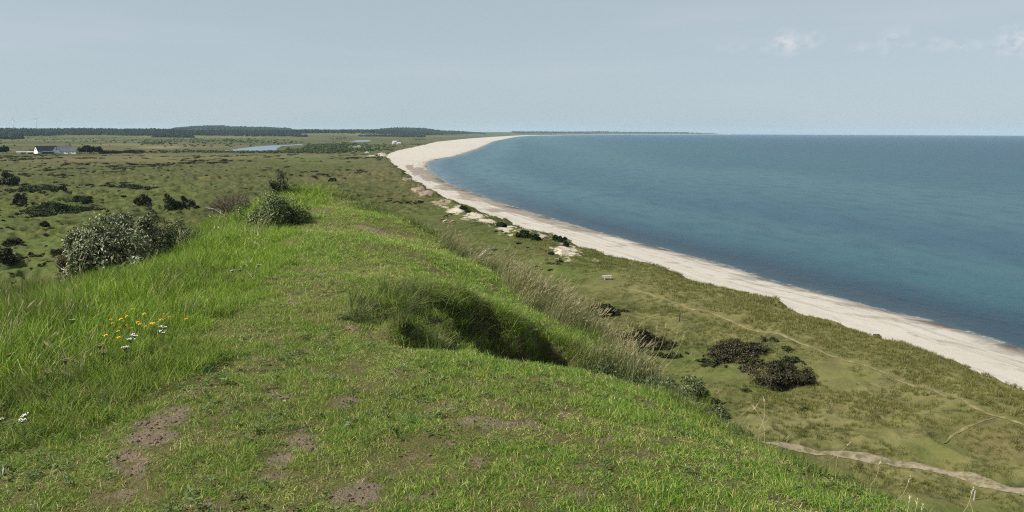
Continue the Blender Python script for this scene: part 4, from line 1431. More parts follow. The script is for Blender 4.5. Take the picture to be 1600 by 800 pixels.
# ------------------------------------------------------------------ shrubs
def leaf_cloud(g, n, rad, leaf, lobes=14, zmin=-.25, lean=(0, 0), fill=.35, squash=1.0, asp=.42, val=(0, 1), seedc=None):
    """n leaves in clustered sprays over the lobes of an uneven crown of half-axes rad"""
    rad = np.array(rad, float)
    C, Rr = [], []
    for i in range(lobes):
        while True:
            d = g.normal(size=3)
            d /= np.linalg.norm(d)
            if d[2] > zmin:
                break
        f = g.uniform(.30, .98)
        C.append(d * f)
        Rr.append(g.uniform(.22, .50) * (1.2 - .62 * f))
    C, Rr = np.array(C), np.array(Rr)
    li = g.integers(0, lobes, n)
    d = g.normal(size=(n, 3))
    d /= np.linalg.norm(d, axis=1)[:, None]
    rr = np.where(g.uniform(size=n) < fill, g.uniform(.1, .8, n), g.uniform(.8, 1.12, n))
    tw = g.integers(0, 40, n)                 # sprays: leaves gather along common directions
    sd = g.normal(size=(lobes, 40, 3))
    sd /= np.linalg.norm(sd, axis=2)[:, :, None]
    d = d * .35 + sd[li, tw]
    d /= np.linalg.norm(d, axis=1)[:, None]
    p = C[li] + d * (Rr[li] * rr)[:, None]
    p[:, 2] = np.maximum(p[:, 2], zmin - .1)
    P_ = p * rad
    P_[:, 0] += lean[0] * (P_[:, 2])
    P_[:, 1] += lean[1] * (P_[:, 2])
    nn = d * .8 + (P_ / rad) * .5 + g.normal(0, .45, (n, 3)) + np.array([0, 0, .25])     # leaves turn their faces outward and up
    nn /= np.linalg.norm(nn, axis=1)[:, None]
    ax = np.cross(nn, g.normal(size=(n, 3)))
    ax /= np.linalg.norm(ax, axis=1)[:, None]
    ax = ax + d * .45 + np.array([0, 0, .2])
    ax /= np.linalg.norm(ax, axis=1)[:, None]
    s = np.cross(ax, nn)
    s /= np.linalg.norm(s, axis=1)[:, None]
    L = leaf * g.uniform(.55, 1.3, n)[:, None]
    W = L * asp * .5
    V = np.stack([P_, P_ + ax * L * .5 + s * W + nn * W * .3, P_ + ax * L, P_ + ax * L * .5 - s * W + nn * W * .3], 1).reshape(-1, 3)
    o = (np.arange(n) * 4)[:, None]
    T = np.concatenate([o + [0, 1, 2], o + [0, 2, 3]])
    lobe_v = g.uniform(-.18, .18, lobes)
    v = np.clip(val[0] + (val[1] - val[0]) * np.clip(g.uniform(size=n) + lobe_v[li], 0, 1), 0, 1)
    return V, T, np.repeat(v, 4), C * rad, Rr


def heath_kinds():
    out = []
    for i in range(5):
        V, T, A, C, _ = leaf_cloud(np.random.default_rng(440 + i), 420, (1, 1, .85), .30, 9, -.05, (0, 0), .35, asp=.8)
        out.append(np_mesh('heath_clump', V, T, (M_HEATHTUFT, M_HEATHER)[i % 5 == 4], False, {'rnd': A}))
    return out


def grow(mb, g, p, d, L, r, depth, spread=.6, up=.12, kids=(2, 4), sides=4):
    q = p + d * L * .5 + g.normal(0, .08, 3) * L
    e = p + d * L + g.normal(0, .12, 3) * L
    mb.tube([p, q, e], [r, r * .82, r * .6], sides, g.uniform(), cap=False)
    if depth == 0:
        return
    for i in range(g.integers(kids[0], kids[1] + 1)):
        dd = d + g.normal(0, spread, 3) + np.array([0, 0, up])
        dd /= np.linalg.norm(dd)
        t = g.uniform(.45, 1.0)
        grow(mb, g, p + (e - p) * t, dd, L * g.uniform(.6, .88), r * .58, depth - 1, spread, up, kids, max(3, sides - 1))


def bark(name, a, b):
    return leaf_material(name, [(0, a), (1, b)], None, 0.0, .9, .1)


M_BARK = bark('bark', (0.055, 0.042, 0.030), (0.12, 0.10, 0.080))
M_TWIG = bark('bare_twig', (0.085, 0.062, 0.050), (0.20, 0.160, 0.130))
M_GREYW = bark('driftwood', (0.24, 0.22, 0.19), (0.42, 0.40, 0.36))
M_SALLOW = leaf_material('sallow_leaf', [(0.0, (0.046, 0.060, 0.020)), (.45, (0.092, 0.112, 0.042)), (.8, (0.19, 0.205, 0.105)), (1.0, (0.40, 0.41, 0.29))], None, .05, .5, .4)
M_BROOM = leaf_material('olive_leaf', [(0.0, (0.046, 0.070, 0.022)), (.5, (0.084, 0.118, 0.037)), (.85, (0.155, 0.182, 0.072)), (1.0, (0.270, 0.280, 0.144))], None, .15, .6, .25)
M_DARKLEAF = leaf_material('dark_leaf', [(0.0, (0.018, 0.026, 0.011)), (.6, (0.042, 0.054, 0.021)), (1.0, (0.100, 0.106, 0.045))], None, .1, .6, .2)
M_HEATHER = leaf_material('heather_leaf', [(0.0, (0.018, 0.017, 0.010)), (.6, (0.048, 0.043, 0.024)), (1.0, (0.112, 0.098, 0.056))], None, .05, .8, .1)
M_BROWNLEAF = leaf_material('withered_leaf', [(0.0, (0.085, 0.060, 0.036)), (.6, (0.15, 0.115, 0.072)), (1.0, (0.27, 0.22, 0.155))], None, .1, .8, .1)


def shrub(name, label, cat, loc, rad, leaf, n, mat, seed, lobes=14, lean=(0, 0), stems=5, extra=None, group=None, fill=.35, zmin=-.25, asp=.42, val=(0, 1)):
    g = np.random.default_rng(seed)
    e = empty(name, loc, label, cat, group)
    V, T, A, C, Rr = leaf_cloud(g, n, rad, leaf, lobes, zmin, lean, fill, asp=asp, val=val)
    z0 = rad[2] * .22
    V = V + np.array([0, 0, z0])
    link('foliage', np_mesh('foliage', V, T, mat, False, {'rnd': A}), e)
    if stems:
        mb = MB()
        for c in C[:max(stems, 1) * 2]:
            t = c + np.array([lean[0] * c[2], lean[1] * c[2], z0])
            b = np.array([g.normal(0, .1) * rad[0], g.normal(0, .1) * rad[1], -.1])
            m = (b + t) * .5 + np.array([g.normal(0, .06) * rad[0], g.normal(0, .06) * rad[1], .1 * rad[2]])
            r = .022 * max(rad[0], rad[2])
            mb.tube([b, m, t], [r, r * .7, r * .35], 5, g.uniform())
            for _ in range(3):
                dd = np.clip(g.normal(size=3), -1, .6)
                mb.tube([t, t + dd * rad * .18, t + dd * rad * .3], [r * .3, r * .2, r * .08], 3, g.uniform(), cap=False)
        mb.build('branch', M_BARK, e)
    if extra:
        for mt_, nn_, off, rd_, lf_ in extra:
            V, T, A, C, _ = leaf_cloud(g, nn_, rd_, lf_, 7, -.4, (0, 0), .5)
            link('withered_foliage', np_mesh('withered_foliage', V + np.array(off), T, mt_, False, {'rnd': A}), e)
    return e


def hloc(px, y, sink=.05):
    """spot on the hill in the direction px at distance y"""
    x = at_y(px, 400, y)[0]
    return Vector((x, y, float(hill_z(np.array([x]), np.array([y]))[0]) - sink))


def top_at(px, py, y):          # height reached on the sight line
    return at_y(px, py, y)[2]


X, Y, Zt, lod = HEATH_PTS
gg = np.random.default_rng(404)
n = len(X)
sw = lod * gg.uniform(.45, 1.6, n)
scatter('heath', np.column_stack([X, Y, Zt - .05]), np.column_stack([sw, sw * gg.uniform(.7, 1.2, n), gg.uniform(.22, .62, n) * np.sqrt(lod)]), np.column_stack([np.zeros(n), np.zeros(n), gg.uniform(0, 6.28, n)]),
        gg.integers(0, 5, n), gg.uniform(size=n), heath_kinds())

# the large grey-leaved bush on the left shoulder
b = hloc(182, 12.0)
zt = top_at(182, 322, 12.0)
hh_ = zt - b.z
shrub('sallow_bush', 'large rounded grey bush, leafy and pale on its sunlit side, left on the hill', 'bush', b, (.74, .80, hh_ * .80), .048, 42000, M_SALLOW, 501, 34, (.10, 0), 7,
      [(M_BROWNLEAF, 2600, (-.52, -.35, hh_ * .22), (.34, .35, hh_ * .36), .05), (M_BROOM, 1800, (-.05, -.62, hh_ * .20), (.35, .25, hh_ * .30), .05)], asp=.5, fill=.5)
b = hloc(258, 13.2)
shrub('thorn_bush', 'low brown-green scrubby bush in the shade just right of the large grey bush', 'bush', b, (.42, .5, top_at(258, 366, 13.2) - b.z), .05, 3800, M_DARKLEAF, 502, 12, (.1, 0), 4)
b = hloc(285, 15.5)
shrub('thorn_bush', 'small tangled olive and brown bush between the big grey bush and the bare one', 'bush', b, (.52, .6, (top_at(285, 342, 15.5) - b.z) * .85), .05, 4200, M_BROOM, 503, 12, (.1, 0), 4,
      [(M_BROWNLEAF, 1200, (.1, -.2, .3), (.4, .4, .35), .045)])
b = hloc(432, 18.4)
zt = top_at(428, 300, 18.4)
shrub('broom_bush', 'loose olive-green bush standing in the grass on the hill crest, dark beneath', 'bush', b, (.80, .85, (zt - b.z) * .80), .055, 15000, M_BROOM, 504, 24, (.0, 0), 6, fill=.5)
b = hloc(397, 19.8)
shrub('broom_bush', 'thin wispy grey-olive bush leaning against the left of the crest bush', 'bush', b, (.42, .5, (top_at(397, 298, 19.8) - b.z) * .8), .05, 2600, M_BROOM, 505, 10, (.1, 0), 4)
b = hloc(446, 28.6)
zt = top_at(440, 268, 28.6)
shrub('hawthorn_bush', 'small dark bush swept to the right at the far end of the hill crest', 'bush', b, (.58, .6, (zt - b.z) * .82), .06, 5200, M_DARKLEAF, 506, 14, (-.25, 0), 5)
# bare bush
b = hloc(366, 23.5)
e = empty('bare_bush', b, 'leafless brown-grey twiggy bush left of the crest, against the plain', 'bush')
g = np.random.default_rng(507)
mb = MB()
hh_ = top_at(360, 284, 23.5) - b.z
for i in range(22):
    d = np.array([g.normal(-.05, .62), g.normal(0, .45), 1.0])
    d /= np.linalg.norm(d)
    grow(mb, g, np.array([g.normal(0, .08), g.normal(0, .08), -.05]), d, hh_ * .36, .013, 4, .5, .10, (2, 4), 4)
mb.build('twig', M_TWIG, e)
mb = MB()
for i in range(5):
    d = np.array([g.normal(0, .5), g.normal(0, .4), 1.0])
    mb.tube([[g.normal(0, .06), g.normal(0, .06), -.2], d * hh_ * .2, d * hh_ * .42], [.035, .028, .015], 6, .5)
mb.build('trunk', M_BARK, e)
# pale dead branches
b = hloc(338, 21.5)
e = empty('dead_branch', Vector((b.x, b.y, top_at(336, 328, 21.5))), 'bleached dead branch sticking out to the left below the leafless bush', 'branch')
mb = MB()
mb.tube([(.55, .1, -.32), (.2, .05, -.08), (0, 0, .04), (-.18, 0, .09), (-.3, -.02, .07)], [.03, .028, .024, .02, .012], 6, .8)
mb.tube([(-.16, 0, .09), (-.36, .03, .14), (-.50, .05, .24)], [.014, .011, .005], 5, .1)
mb.tube([(-.3, .01, .12), (-.5, .0, .13), (-.62, .0, .24)], [.009, .007, .004], 4, .1)
mb.build('wood', M_GREYW, e)
e.scale = (.5, .5, .5)
b = on_hill(748, 408)
p0, p1, p2, p3 = [Vector(at_y(a, c_, b[1] + dy)) for a, c_, dy in ((744, 407, .0), (752, 399, .05), (760, 391, .1), (768, 387, .2))]
e = empty('driftwood_stick', p0, 'weathered grey stick poking up out of the dry grass at the seaward edge', 'stick')
mb = MB()
mb.tube([Vector((-.1, 0, -.22)), p0 - p0, p1 - p0, p2 - p0, p3 - p0], [.026, .026, .022, .018, .010], 6, .9)
mb.tube([p2 - p0, p2 - p0 + Vector((.0, 0, -.13))], [.010, .006], 5, .6)
mb.tube([p2 - p0, p2 - p0 + Vector((.02, 0, .05)), p3 - p0 + Vector((0, .02, .03))], [.010, .009, .005], 5, .2)
mb.build('wood', M_GREYW, e)
# creeping willow at the lip of the knoll
for i, (px, y, rx, rz, n, lab) in enumerate(((1000, 8.4, .46, .36, 13000, 'silvery creeping willow spilling over the lip beside the dark hollow'),
                                             (948, 8.9, .36, .30, 10000, 'scrubby green willow shoot between the dark hollow and the dry grass'),
                                             (1062, 7.5, .36, .26, 8000, 'low dark-leaved willow lower down the knoll edge, under the leaning dry stalks'),
                                             (1105, 6.9, .26, .22, 3500, 'lowest small willow tuft at the right edge of the near knoll'))):
    b = hloc(px, y)
    want = top_at(px, (545, 520, 585, 622)[i], y)
    rz = max(rz * .6, (want - b.z) * .66)

    shrub('creeping_willow', lab, 'shrub', b, (rx, rx * 1.2, rz), .036, n, M_WILLOW, 520 + i, 12, (.1, 0), 4, asp=.36)

# dark shrubs on the plain: foot of the shrub in the photograph, width and height there
HEA = (('heather_mound', 'mound', M_HEATHER), ('dark_shrub', 'shrub', M_DARKLEAF), ('scrub_shrub', 'shrub', M_SCRUB))
PLAIN = [(1226, 606, 108, 44, 0, 'largest dark brown heather mound on the dune flat, nearest the sandy path'),
         (1158, 561, 96, 28, 0, 'long flat brown heather mound just above the largest one on the dune flat'),
         (1006, 547, 74, 36, 0, 'dark brown heather mound half hidden behind the leaning dry stalks of the knoll'),
         (946, 494, 50, 24, 0, 'dark heather mound beyond the tall dry grass, below the picnic table'),
         (1238, 567, 28, 9, 1, 'small dark green shrub between the two biggest heather mounds and the trail'),
         (1372, 533, 10, 7, 1, 'tiny dark shrub on the dune crest at the edge of the beach'),
         (1118, 632, 26, 10, 1, 'small dark shrub low on the flat, just off the edge of the near knoll'),
         (28, 321, 24, 16, 0, 'greyish dark bush alone on the green plain, near the left picture edge'),
         (80, 336, 88, 15, 2, 'long low band of dark scrub on the plain left of the big grey bush'),
         (222, 321, 22, 17, 0, 'dark wind-cut bush on the plain just above the big grey bush'),
         (266, 328, 28, 20, 1, 'blackish bush on the plain, left one of the pair behind the big grey bush'),
         (292, 332, 22, 16, 1, 'blackish bush on the plain, right one of the pair behind the big grey bush'),
         (96, 300, 9, 6, 1, 'tiny round dark bush on the open plain, beyond the long scrub band'),
         (14, 291, 24, 14, 1, 'dark shrub at the left picture edge, furthest of the shrubs there'),
         (45, 303, 70, 9, 2, 'very long low dark thicket on the plain near the left picture edge'),
         (196, 294, 44, 7, 2, 'flat dark shrub patch in the middle of the left plain'),
         (126, 318, 26, 7, 2, 'low dark shrub patch between the long scrub band and the tiny round bush'),
         (20, 381, 24, 10, 0, 'dark heather hummock, upper one of the cluster at the left picture edge'),
         (52, 405, 26, 13, 0, 'biggest dark heather hummock in the cluster left of the big grey bush'),
         (85, 401, 18, 9, 0, 'dark heather hummock closest to the big grey bush'),
         (6, 417, 30, 18, 0, 'dark heather hummock cut by the left picture edge'),
         (38, 425, 30, 10, 0, 'lowest dark heather hummock, just above the long grass at left'),
         (68, 355, 10, 6, 1, 'small dark hummock alone between the scrub band and the heather cluster'),
         (520, 283, 10, 4, 1, 'flat dark shrub right of the bush at the far end of the crest'),
         (820, 372, 26, 11, 2, 'dark green marram clump on the low sand hill nearest the horses'),
         (838, 376, 16, 9, 2, 'rounded marram clump on the back of the sand hills above the bright sand patch'),
         (874, 378, 24, 9, 2, 'marram clump on the sand hill at the edge of the wide beach'),
         (884, 385, 9, 9, 2, 'small marram tuft right above the brightest sand patch'),
         (724, 328, 11, 4, 2, 'tiny marram tuft on pale sand behind the horses, left one'),
         (730, 333, 7, 4, 2, 'tiny marram tuft on pale sand behind the horses, right one'),
         (783, 355, 18, 7, 2, 'sparse marram tuft between the two pale sand patches below the horses'),
         (862, 398, 12, 4, 1, 'low dark tuft on the turf left of the brightest sand patch')]
for i, (px, py, w, h, ki, lab) in enumerate(PLAIN):
    p = on_ground(px, py)
    D = math.hypot(p[0], p[1])
    wm, hm = w * D / FPX * .5, h * D / FPX
    nm, cat, mt_ = HEA[ki]
    big = 2600 + int(min(w * h, 3500) * 4.0)
    flat = ki == 2 and w > 40
    depth = wm * (.55 if not flat else .7) if w > 14 else wm
    hz = max(hm * .95 - depth * .22 * (CAM_Z - p[2]) / D, wm * .25)
    lf = max(2.3 * D / FPX, .12)
    shrub(nm, lab, cat, Vector((p[0], p[1] + depth * .6, p[2] - .1)), (wm * 1.05, depth * 1.25, hz * (.78 if ki == 0 and w > 40 else .95)), lf, big, mt_, 600 + i, 12 + int(w / 5), (-.15, 0), 3 if w > 40 else 0, asp=.8, zmin=-.15, fill=.6)

# low heath merging out from the foot of the larger mounds
hx_, hy_, hs_ = [], [], []
for i, (px, py, w, h, ki, lab) in enumerate(PLAIN):
    if w < 20 or 'sand' in lab or 'beach' in lab:
        continue
    p = on_ground(px, py)
    D = math.hypot(p[0], p[1])
    wm = w * D / FPX * .5
    n = int(12 + w * .35)
    gg = np.random.default_rng(1600 + i)
    a, q = gg.uniform(0, 6.28, n), np.abs(gg.normal(.75, .42, n))
    hx_.append(p[0] + np.cos(a) * q * wm * 1.25)
    hy_.append(p[1] + wm * .5 + np.sin(a) * q * wm * 1.1)
    hs_.append(np.clip(wm * gg.uniform(.10, .34, n), .25, 2.2))
X, Y, S = np.concatenate(hx_), np.concatenate(hy_), np.concatenate(hs_)
gg = np.random.default_rng(403)
n = len(X)
scatter('low_heath', np.column_stack([X, Y, ground_z(X, Y) - .04]), np.column_stack([S, S, np.clip(S * gg.uniform(.5, .9, n), .2, .75)]), np.column_stack([np.zeros(n), np.zeros(n), gg.uniform(0, 6.28, n)]),
        gg.integers(0, 5, n), gg.uniform(size=n), heath_kinds())

# ------------------------------------------------------------------ trees by the farm
def tree(px, py, hgt, wid, lab, seed, trunk=.25):
    p = on_ground(px, py)
    g = np.random.default_rng(seed)
    e = empty('tree', Vector(p), lab, 'tree')
    mb = MB()
    mb.tube([(0, 0, -.3), (.1, 0, hgt * .3), (.2, .1, hgt * .62)], [hgt * .035, hgt * .028, hgt * .012], 7, .4)
    for i in range(6):
        a = g.uniform(0, 6.28)
        mb.tube([(.1, 0, hgt * g.uniform(.25, .45)), (math.cos(a) * wid * .16, math.sin(a) * wid * .16, hgt * .58), (math.cos(a) * wid * .3, math.sin(a) * wid * .3, hgt * .75)], [hgt * .014, hgt * .01, hgt * .005], 5, .3)
    mb.build('trunk', M_BARK, e)
    V, T, A, C, _ = leaf_cloud(g, 2600, (wid * .5, wid * .5, hgt * .46), 1.0, 13, -.7, (0, 0), .4, asp=.75)
    link('crown', np_mesh('crown', V + np.array([0, 0, hgt * (.5 + trunk * .3)]), T, M_FOREST, False, {'rnd': A}), e)


D_FARM = 1080.0
_m = D_FARM / FPX
tree(5, 240, 11.5 * .9, 7, 'dark tree at the left picture edge, left of the farm, the fuller of two', 701)
tree(11, 239.5, 9.5, 5, 'narrower dark tree leaning beside the fuller one at the left picture edge', 702)
for i, (px, py, h, w, lab) in enumerate(((127, 240, 10, 9, 'dark rounded tree standing right against the farm wing'), (133, 240.2, 11.5, 10, 'dark tree second from the farm wing in the shelter belt'),
                                         (140, 240.3, 11.5, 10, 'tallest middle tree in the shelter belt right of the farm'), (147, 240.3, 10.5, 10, 'dark tree second from the right in the shelter belt beside the farm'),
                                         (155, 240.3, 9, 10, 'lowest tree at the right end of the shelter belt beside the farm'))):
    tree(px, py, h, w, lab, 710 + i, .05)
for i, (px0, px1, py, h, lab) in enumerate(((158, 184, 240.0, 6.0, 'taller dark hedge running right from the shelter belt of the farm'), (182, 228, 238.6, 5.0, 'long thin dark hedge at the edge of the straw-coloured field'))):
    p, q = on_ground(px0, py), on_ground(px1, py)
    c_ = (p + q) / 2
    e = empty('hedge', Vector(c_), lab, 'hedge')
    V, T, A, C, _ = leaf_cloud(np.random.default_rng(730 + i), 3200, (abs(q[0] - p[0]) * .55, 5, h * .75), 1.1, 40, -.1, (0, 0), .4, asp=.75)
    link('foliage', np_mesh('foliage', V, T, M_FOREST, False, {'rnd': A}), e)

# ------------------------------------------------------------------ the farm and far cottages
M_WHITE = plain_material('limewash', (0.78, 0.77, 0.74), .85, .2, .05, .6)
M_SLATE = plain_material('slate_roof', (0.085, 0.090, 0.105), .95, .05, .2, .8)
M_DARKWALL = plain_material('tarred_board', (0.035, 0.035, 0.038), .8, .2, .3, 1.0)
M_PALEROOF = plain_material('cement_roof', (0.42, 0.42, 0.41), .8, .2, .1, .5)
M_GLASS = plain_material('window_glass', (0.02, 0.025, 0.03), .1, .5, .1)
M_BROWNROOF = plain_material('brown_roof', (0.13, 0.10, 0.085), .8, .2, .2, .5)


def house(name, loc, L, W, eave, ridge, rz, wall, roof, lab, cat, wins=(), door=None, gable_win=False, over=.4, chim=None):
    e = empty(name, loc, lab, cat, None, rz)
    mb = MB()
    l, w = L / 2, W / 2
    v = [(-l, -w, -.5), (l, -w, -.5), (l, w, -.5), (-l, w, -.5), (-l, -w, eave), (l, -w, eave), (l, w, eave), (-l, w, eave), (-l, 0, ridge - .15), (l, 0, ridge - .15)]
    mb.add(v, [(0 + 3, 3 - 3, 4), (3, 4, 7), (4, 8, 7), (1, 2, 6), (1, 6, 5), (5, 6, 9)], [(0, 1, 5, 4), (2, 3, 7, 6)])
    mb.build('wall', wall, e)
    th = .22
    mb = MB()
    for s in (-1, 1):
        sl = (ridge - eave) / w
        yo, zo = s * (w + over), eave - over * sl
        a = [(-l - over, 0, ridge), (l + over, 0, ridge), (l + over, yo, zo), (-l - over, yo, zo)]
        b_ = [(x, y, z + th) for x, y, z in a]
        mb.add(a + b_, None, [(0, 1, 2, 3), (4, 7, 6, 5), (0, 4, 5, 1), (1, 5, 6, 2), (2, 6, 7, 3), (3, 7, 4, 0)])
    r = mb.build('roof', roof, e)
    if chim is not None:
        mb = MB()
        mb.box((chim, 0, ridge + .6), (.9, .7, 1.6), bevel=.05)
        mb.build('chimney', M_BROWNROOF, r)
    for (x, z, ww, wh) in wins:
        mb = MB()
        mb.box((x, -w - .03, z), (ww, .08, wh))
        f = mb.build('window', M_GLASS, e)
        mb = MB()
        for q in (-1, 1):
            mb.box((x + q * (ww / 2 + .05), -w - .05, z), (.1, .12, wh + .2))
            mb.box((x, -w - .051, z + q * (wh / 2 + .05)), (ww, .12, .1))
        mb.build('frame', M_WHITE, f)
    if door is not None:
        mb = MB()
        mb.box((door, -w - .04, 1.05), (1.1, .1, 2.1))
        mb.build('door', M_DARKWALL, e)
    if gable_win:
        mb = MB()
        mb.box((-l - .04, 0, eave + (ridge - eave) * .35), (.1, 1.3, 1.6))
        mb.build('window', M_GLASS, e)
    return e


def farm_at(px, back=0.0):
    p = on_ground(px, 240)
    d = np.array([p[0], p[1]]) / math.hypot(p[0], p[1])
    x, y = d * (math.hypot(p[0], p[1]) + back)
    return Vector((x, y, float(ground_z(np.array([x]), np.array([y]))[0])))


FA = -az_of(90)
Dm = math.hypot(*farm_at(90)[:2]) / FPX


house('barn', farm_at(72.5, 6), 24 * Dm / .877, 9.5, 3.2, 9.6, FA + math.radians(30), M_WHITE, M_SLATE, 'long white-gabled barn with a slate roof, left building of the farm', 'barn', [(-8, 1.6, 1.0, 1.0)], -4, True)
house('cart_shed', farm_at(75, -2.5), 13, 4.5, 2.2, 3.2, FA + math.radians(8), M_DARKWALL, M_SLATE, 'low dark lean-to along the front of the slate-roofed barn', 'shed')
house('farmhouse', farm_at(87.5, 0), 10, 7.6, 4.0, 8.2, FA - math.radians(80) + math.pi, M_WHITE, M_SLATE, 'gable-fronted white farmhouse in the middle of the farm', 'house', [(0, 2, 1.2, 1.2)], None, True, chim=2)
house('dwelling', farm_at(98, 9), 20 * Dm / .877, 9, 3.8, 10.0, FA - math.radians(24), M_WHITE, M_SLATE, 'white house with the highest slate roof, behind the low wing', 'house', [(-3, 2.2, 1.3, 1.3), (2, 2.2, 1.3, 1.3)], None, False, chim=5)
house('farm_wing', farm_at(108.5, 0), 18 * Dm / .877, 7.5, 3.4, 6.6, FA - math.radians(28), M_WHITE, M_SLATE, 'low white wing with dark windows at the right end of the farm', 'house', [(-6.5, 1.8, 1.2, 1.2), (-2, 1.8, 1.2, 1.2), (2.5, 1.8, 1.2, 1.2), (6.5, 1.8, 1.2, 1.2)], .3)
house('shed', farm_at(112, 22), 16, 7, 4.6, 5.8, FA, M_BROWNROOF, M_PALEROOF, 'brown shed with a pale roof behind the right end of the farm', 'shed')
house('shed', farm_at(50.5, 3), 10, 6, 1.7, 2.6, FA, M_DARKWALL, M_PALEROOF, 'low dark shed with a pale roof left of the barn', 'shed')
house('shed', farm_at(38.5, 5), 14, 6, 1.6, 2.3, FA, M_BROWNROOF, M_PALEROOF, 'lowest long shed at the far left of the farm', 'shed')
house('shed', farm_at(29.5, 4), 5, 4, 1.7, 2.5, FA, M_WHITE, M_PALEROOF, 'small white hut at the outer left of the farm', 'shed')
# a white van by the sheds
p = farm_at(44.5, -4)
e = empty('van', p, 'white van parked between the low sheds left of the barn', 'van', None, FA)
bm = bmesh.new()
prof = [(-2.4, .35), (2.3, .35), (2.45, .9), (2.3, 1.15), (1.7, 1.3), (1.1, 2.1), (-2.3, 2.15), (-2.45, 1.9)]
lo = [bm.verts.new((x, -.95, z)) for x, z in prof]
hi = [bm.verts.new((x, .95, z)) for x, z in prof]
bm.faces.new(lo)
bm.faces.new(hi[::-1])
for i in range(len(prof)):
    bm.faces.new((lo[i], hi[i], hi[(i + 1) % len(prof)], lo[(i + 1) % len(prof)]))
bmesh.ops.recalc_face_normals(bm, faces=bm.faces[:])
bmesh.ops.bevel(bm, geom=bm.edges[:], offset=.08, segments=2, affect='EDGES')
me = bpy.data.meshes.new('body')
bm.to_mesh(me)
bm.free()
me.materials.append(M_WHITE)
link('body', me, e)
for x in (-1.5, 1.5):
    for y in (-.9, .9):
        mb = MB()
        mb.tube([(x, y - .1, .34), (x, y + .1, .34)], .34, 14, .5)
        mb.build('wheel', M_DARKWALL, e)
mb = MB()
mb.box((.55, -.97, 1.55), (.9, .04, .55))
mb.build('window', M_GLASS, e)


def far_house(px, py, L, H, lab, wall=M_WHITE, roof=M_SLATE, W=7):
    p = on_ground(px, py)
    house('cottage', Vector(p), L, W, H * .55, H, -az_of(px) + .15, wall, roof, lab, 'cottage', [(-L * .2, H * .3, 1, 1), (L * .2, H * .3, 1, 1)])


far_house(616.5, 224, 9, 6.5, 'white cottage on the meadow beside the wide beach, the upper of two', M_WHITE, M_PALEROOF)
far_house(623, 225.4, 8, 4.5, 'low white cottage on the meadow, right below the other one', M_WHITE, M_PALEROOF)
far_house(614.5, 225.5, 5, 4, 'tiny white hut on the meadow left of the two cottages', M_WHITE, M_PALEROOF)
far_house(673, 210.8, 26, 9, 'pale house at the forest edge beyond the beach', M_WHITE, M_PALEROOF, 10)

# ------------------------------------------------------------------ wind turbines beyond the forest
M_TURB = plain_material('turbine_paint', (0.66, 0.68, 0.70), .5, .3, .03)
for px, h, a0, lab in ((22, 95, .2, 'leftmost faint wind turbine above the forest skyline'), (58, 100, .9, 'middle wind turbine above the forest, tallest of the three'), (93, 88, 1.6, 'faint wind turbine above the forest, nearest the slate-roofed farm below')):
    q = at_az(px, 8600)
    z0 = float(ground_z(np.array([q[0]]), np.array([q[1]]))[0])
    e = empty('wind_turbine', (q[0], q[1], z0), lab, 'wind turbine', 'wind turbines beyond the forest', -az_of(px))
    mb = MB()
    mb.tube([(0, 0, -1), (0, 0, h * .5), (0, 0, h)], [2.6, 2.1, 1.4], 12)
    mb.build('tower', M_TURB, e, True)
    mb = MB()
    mb.box((0, .5, h + 1), (3.2, 8, 3.2), bevel=.6)
    mb.build('nacelle', M_TURB, e)
    for j in range(3):
        a = a0 + j * 2.0944
        d = np.array([math.sin(a), 0, math.cos(a)])
        mb = MB()
        o = np.array([0, -4.4, h + 1])
        s = np.array([math.cos(a), .25, -math.sin(a)])
        pts = [o + d * t - s * w_ for t, w_ in ((1, .9), (9, 1.7), (38, .3))] + [o + d * t + s * w_ for t, w_ in ((38, .3), (9, 1.1), (1, .9))]
        bk = [p_ + np.array([0, .5, 0]) for p_ in pts]
        mb.add(pts + bk, None, [(0, 1, 4, 5), (1, 2, 3, 4), (6, 11, 10, 7), (7, 10, 9, 8)] + [(i, (i + 1) % 6 + 0, (i + 1) % 6 + 6, i + 6) for i in range(6)])
        mb.build('blade', M_TURB, e)

# ------------------------------------------------------------------ horses
def skin_mesh(name, verts, edges, radii, mat, sub=2):
    me = bpy.data.meshes.new(name)
    me.from_pydata([tuple(v) for v in verts], edges, [])
    o = bpy.data.objects.new(name, me)
    COL.objects.link(o)
    o.modifiers.new('skin', 'SKIN').use_smooth_shade = True
    for i, r in enumerate(radii):
        rr = r if isinstance(r, tuple) else (r, r)
        me.skin_vertices[0].data[i].radius = rr
    me.skin_vertices[0].data[0].use_root = True
    sm_ = o.modifiers.new('sub', 'SUBSURF')
    sm_.levels = sub
    sm_.render_levels = sub
    dgp = bpy.context.evaluated_depsgraph_get()
    m2 = bpy.data.meshes.new_from_object(o.evaluated_get(dgp))
    bpy.data.objects.remove(o)
    m2.name = name
    m2.materials.clear()
    m2.materials.append(mat)
    for p_ in m2.polygons:
        p_.use_smooth = True
    return m2


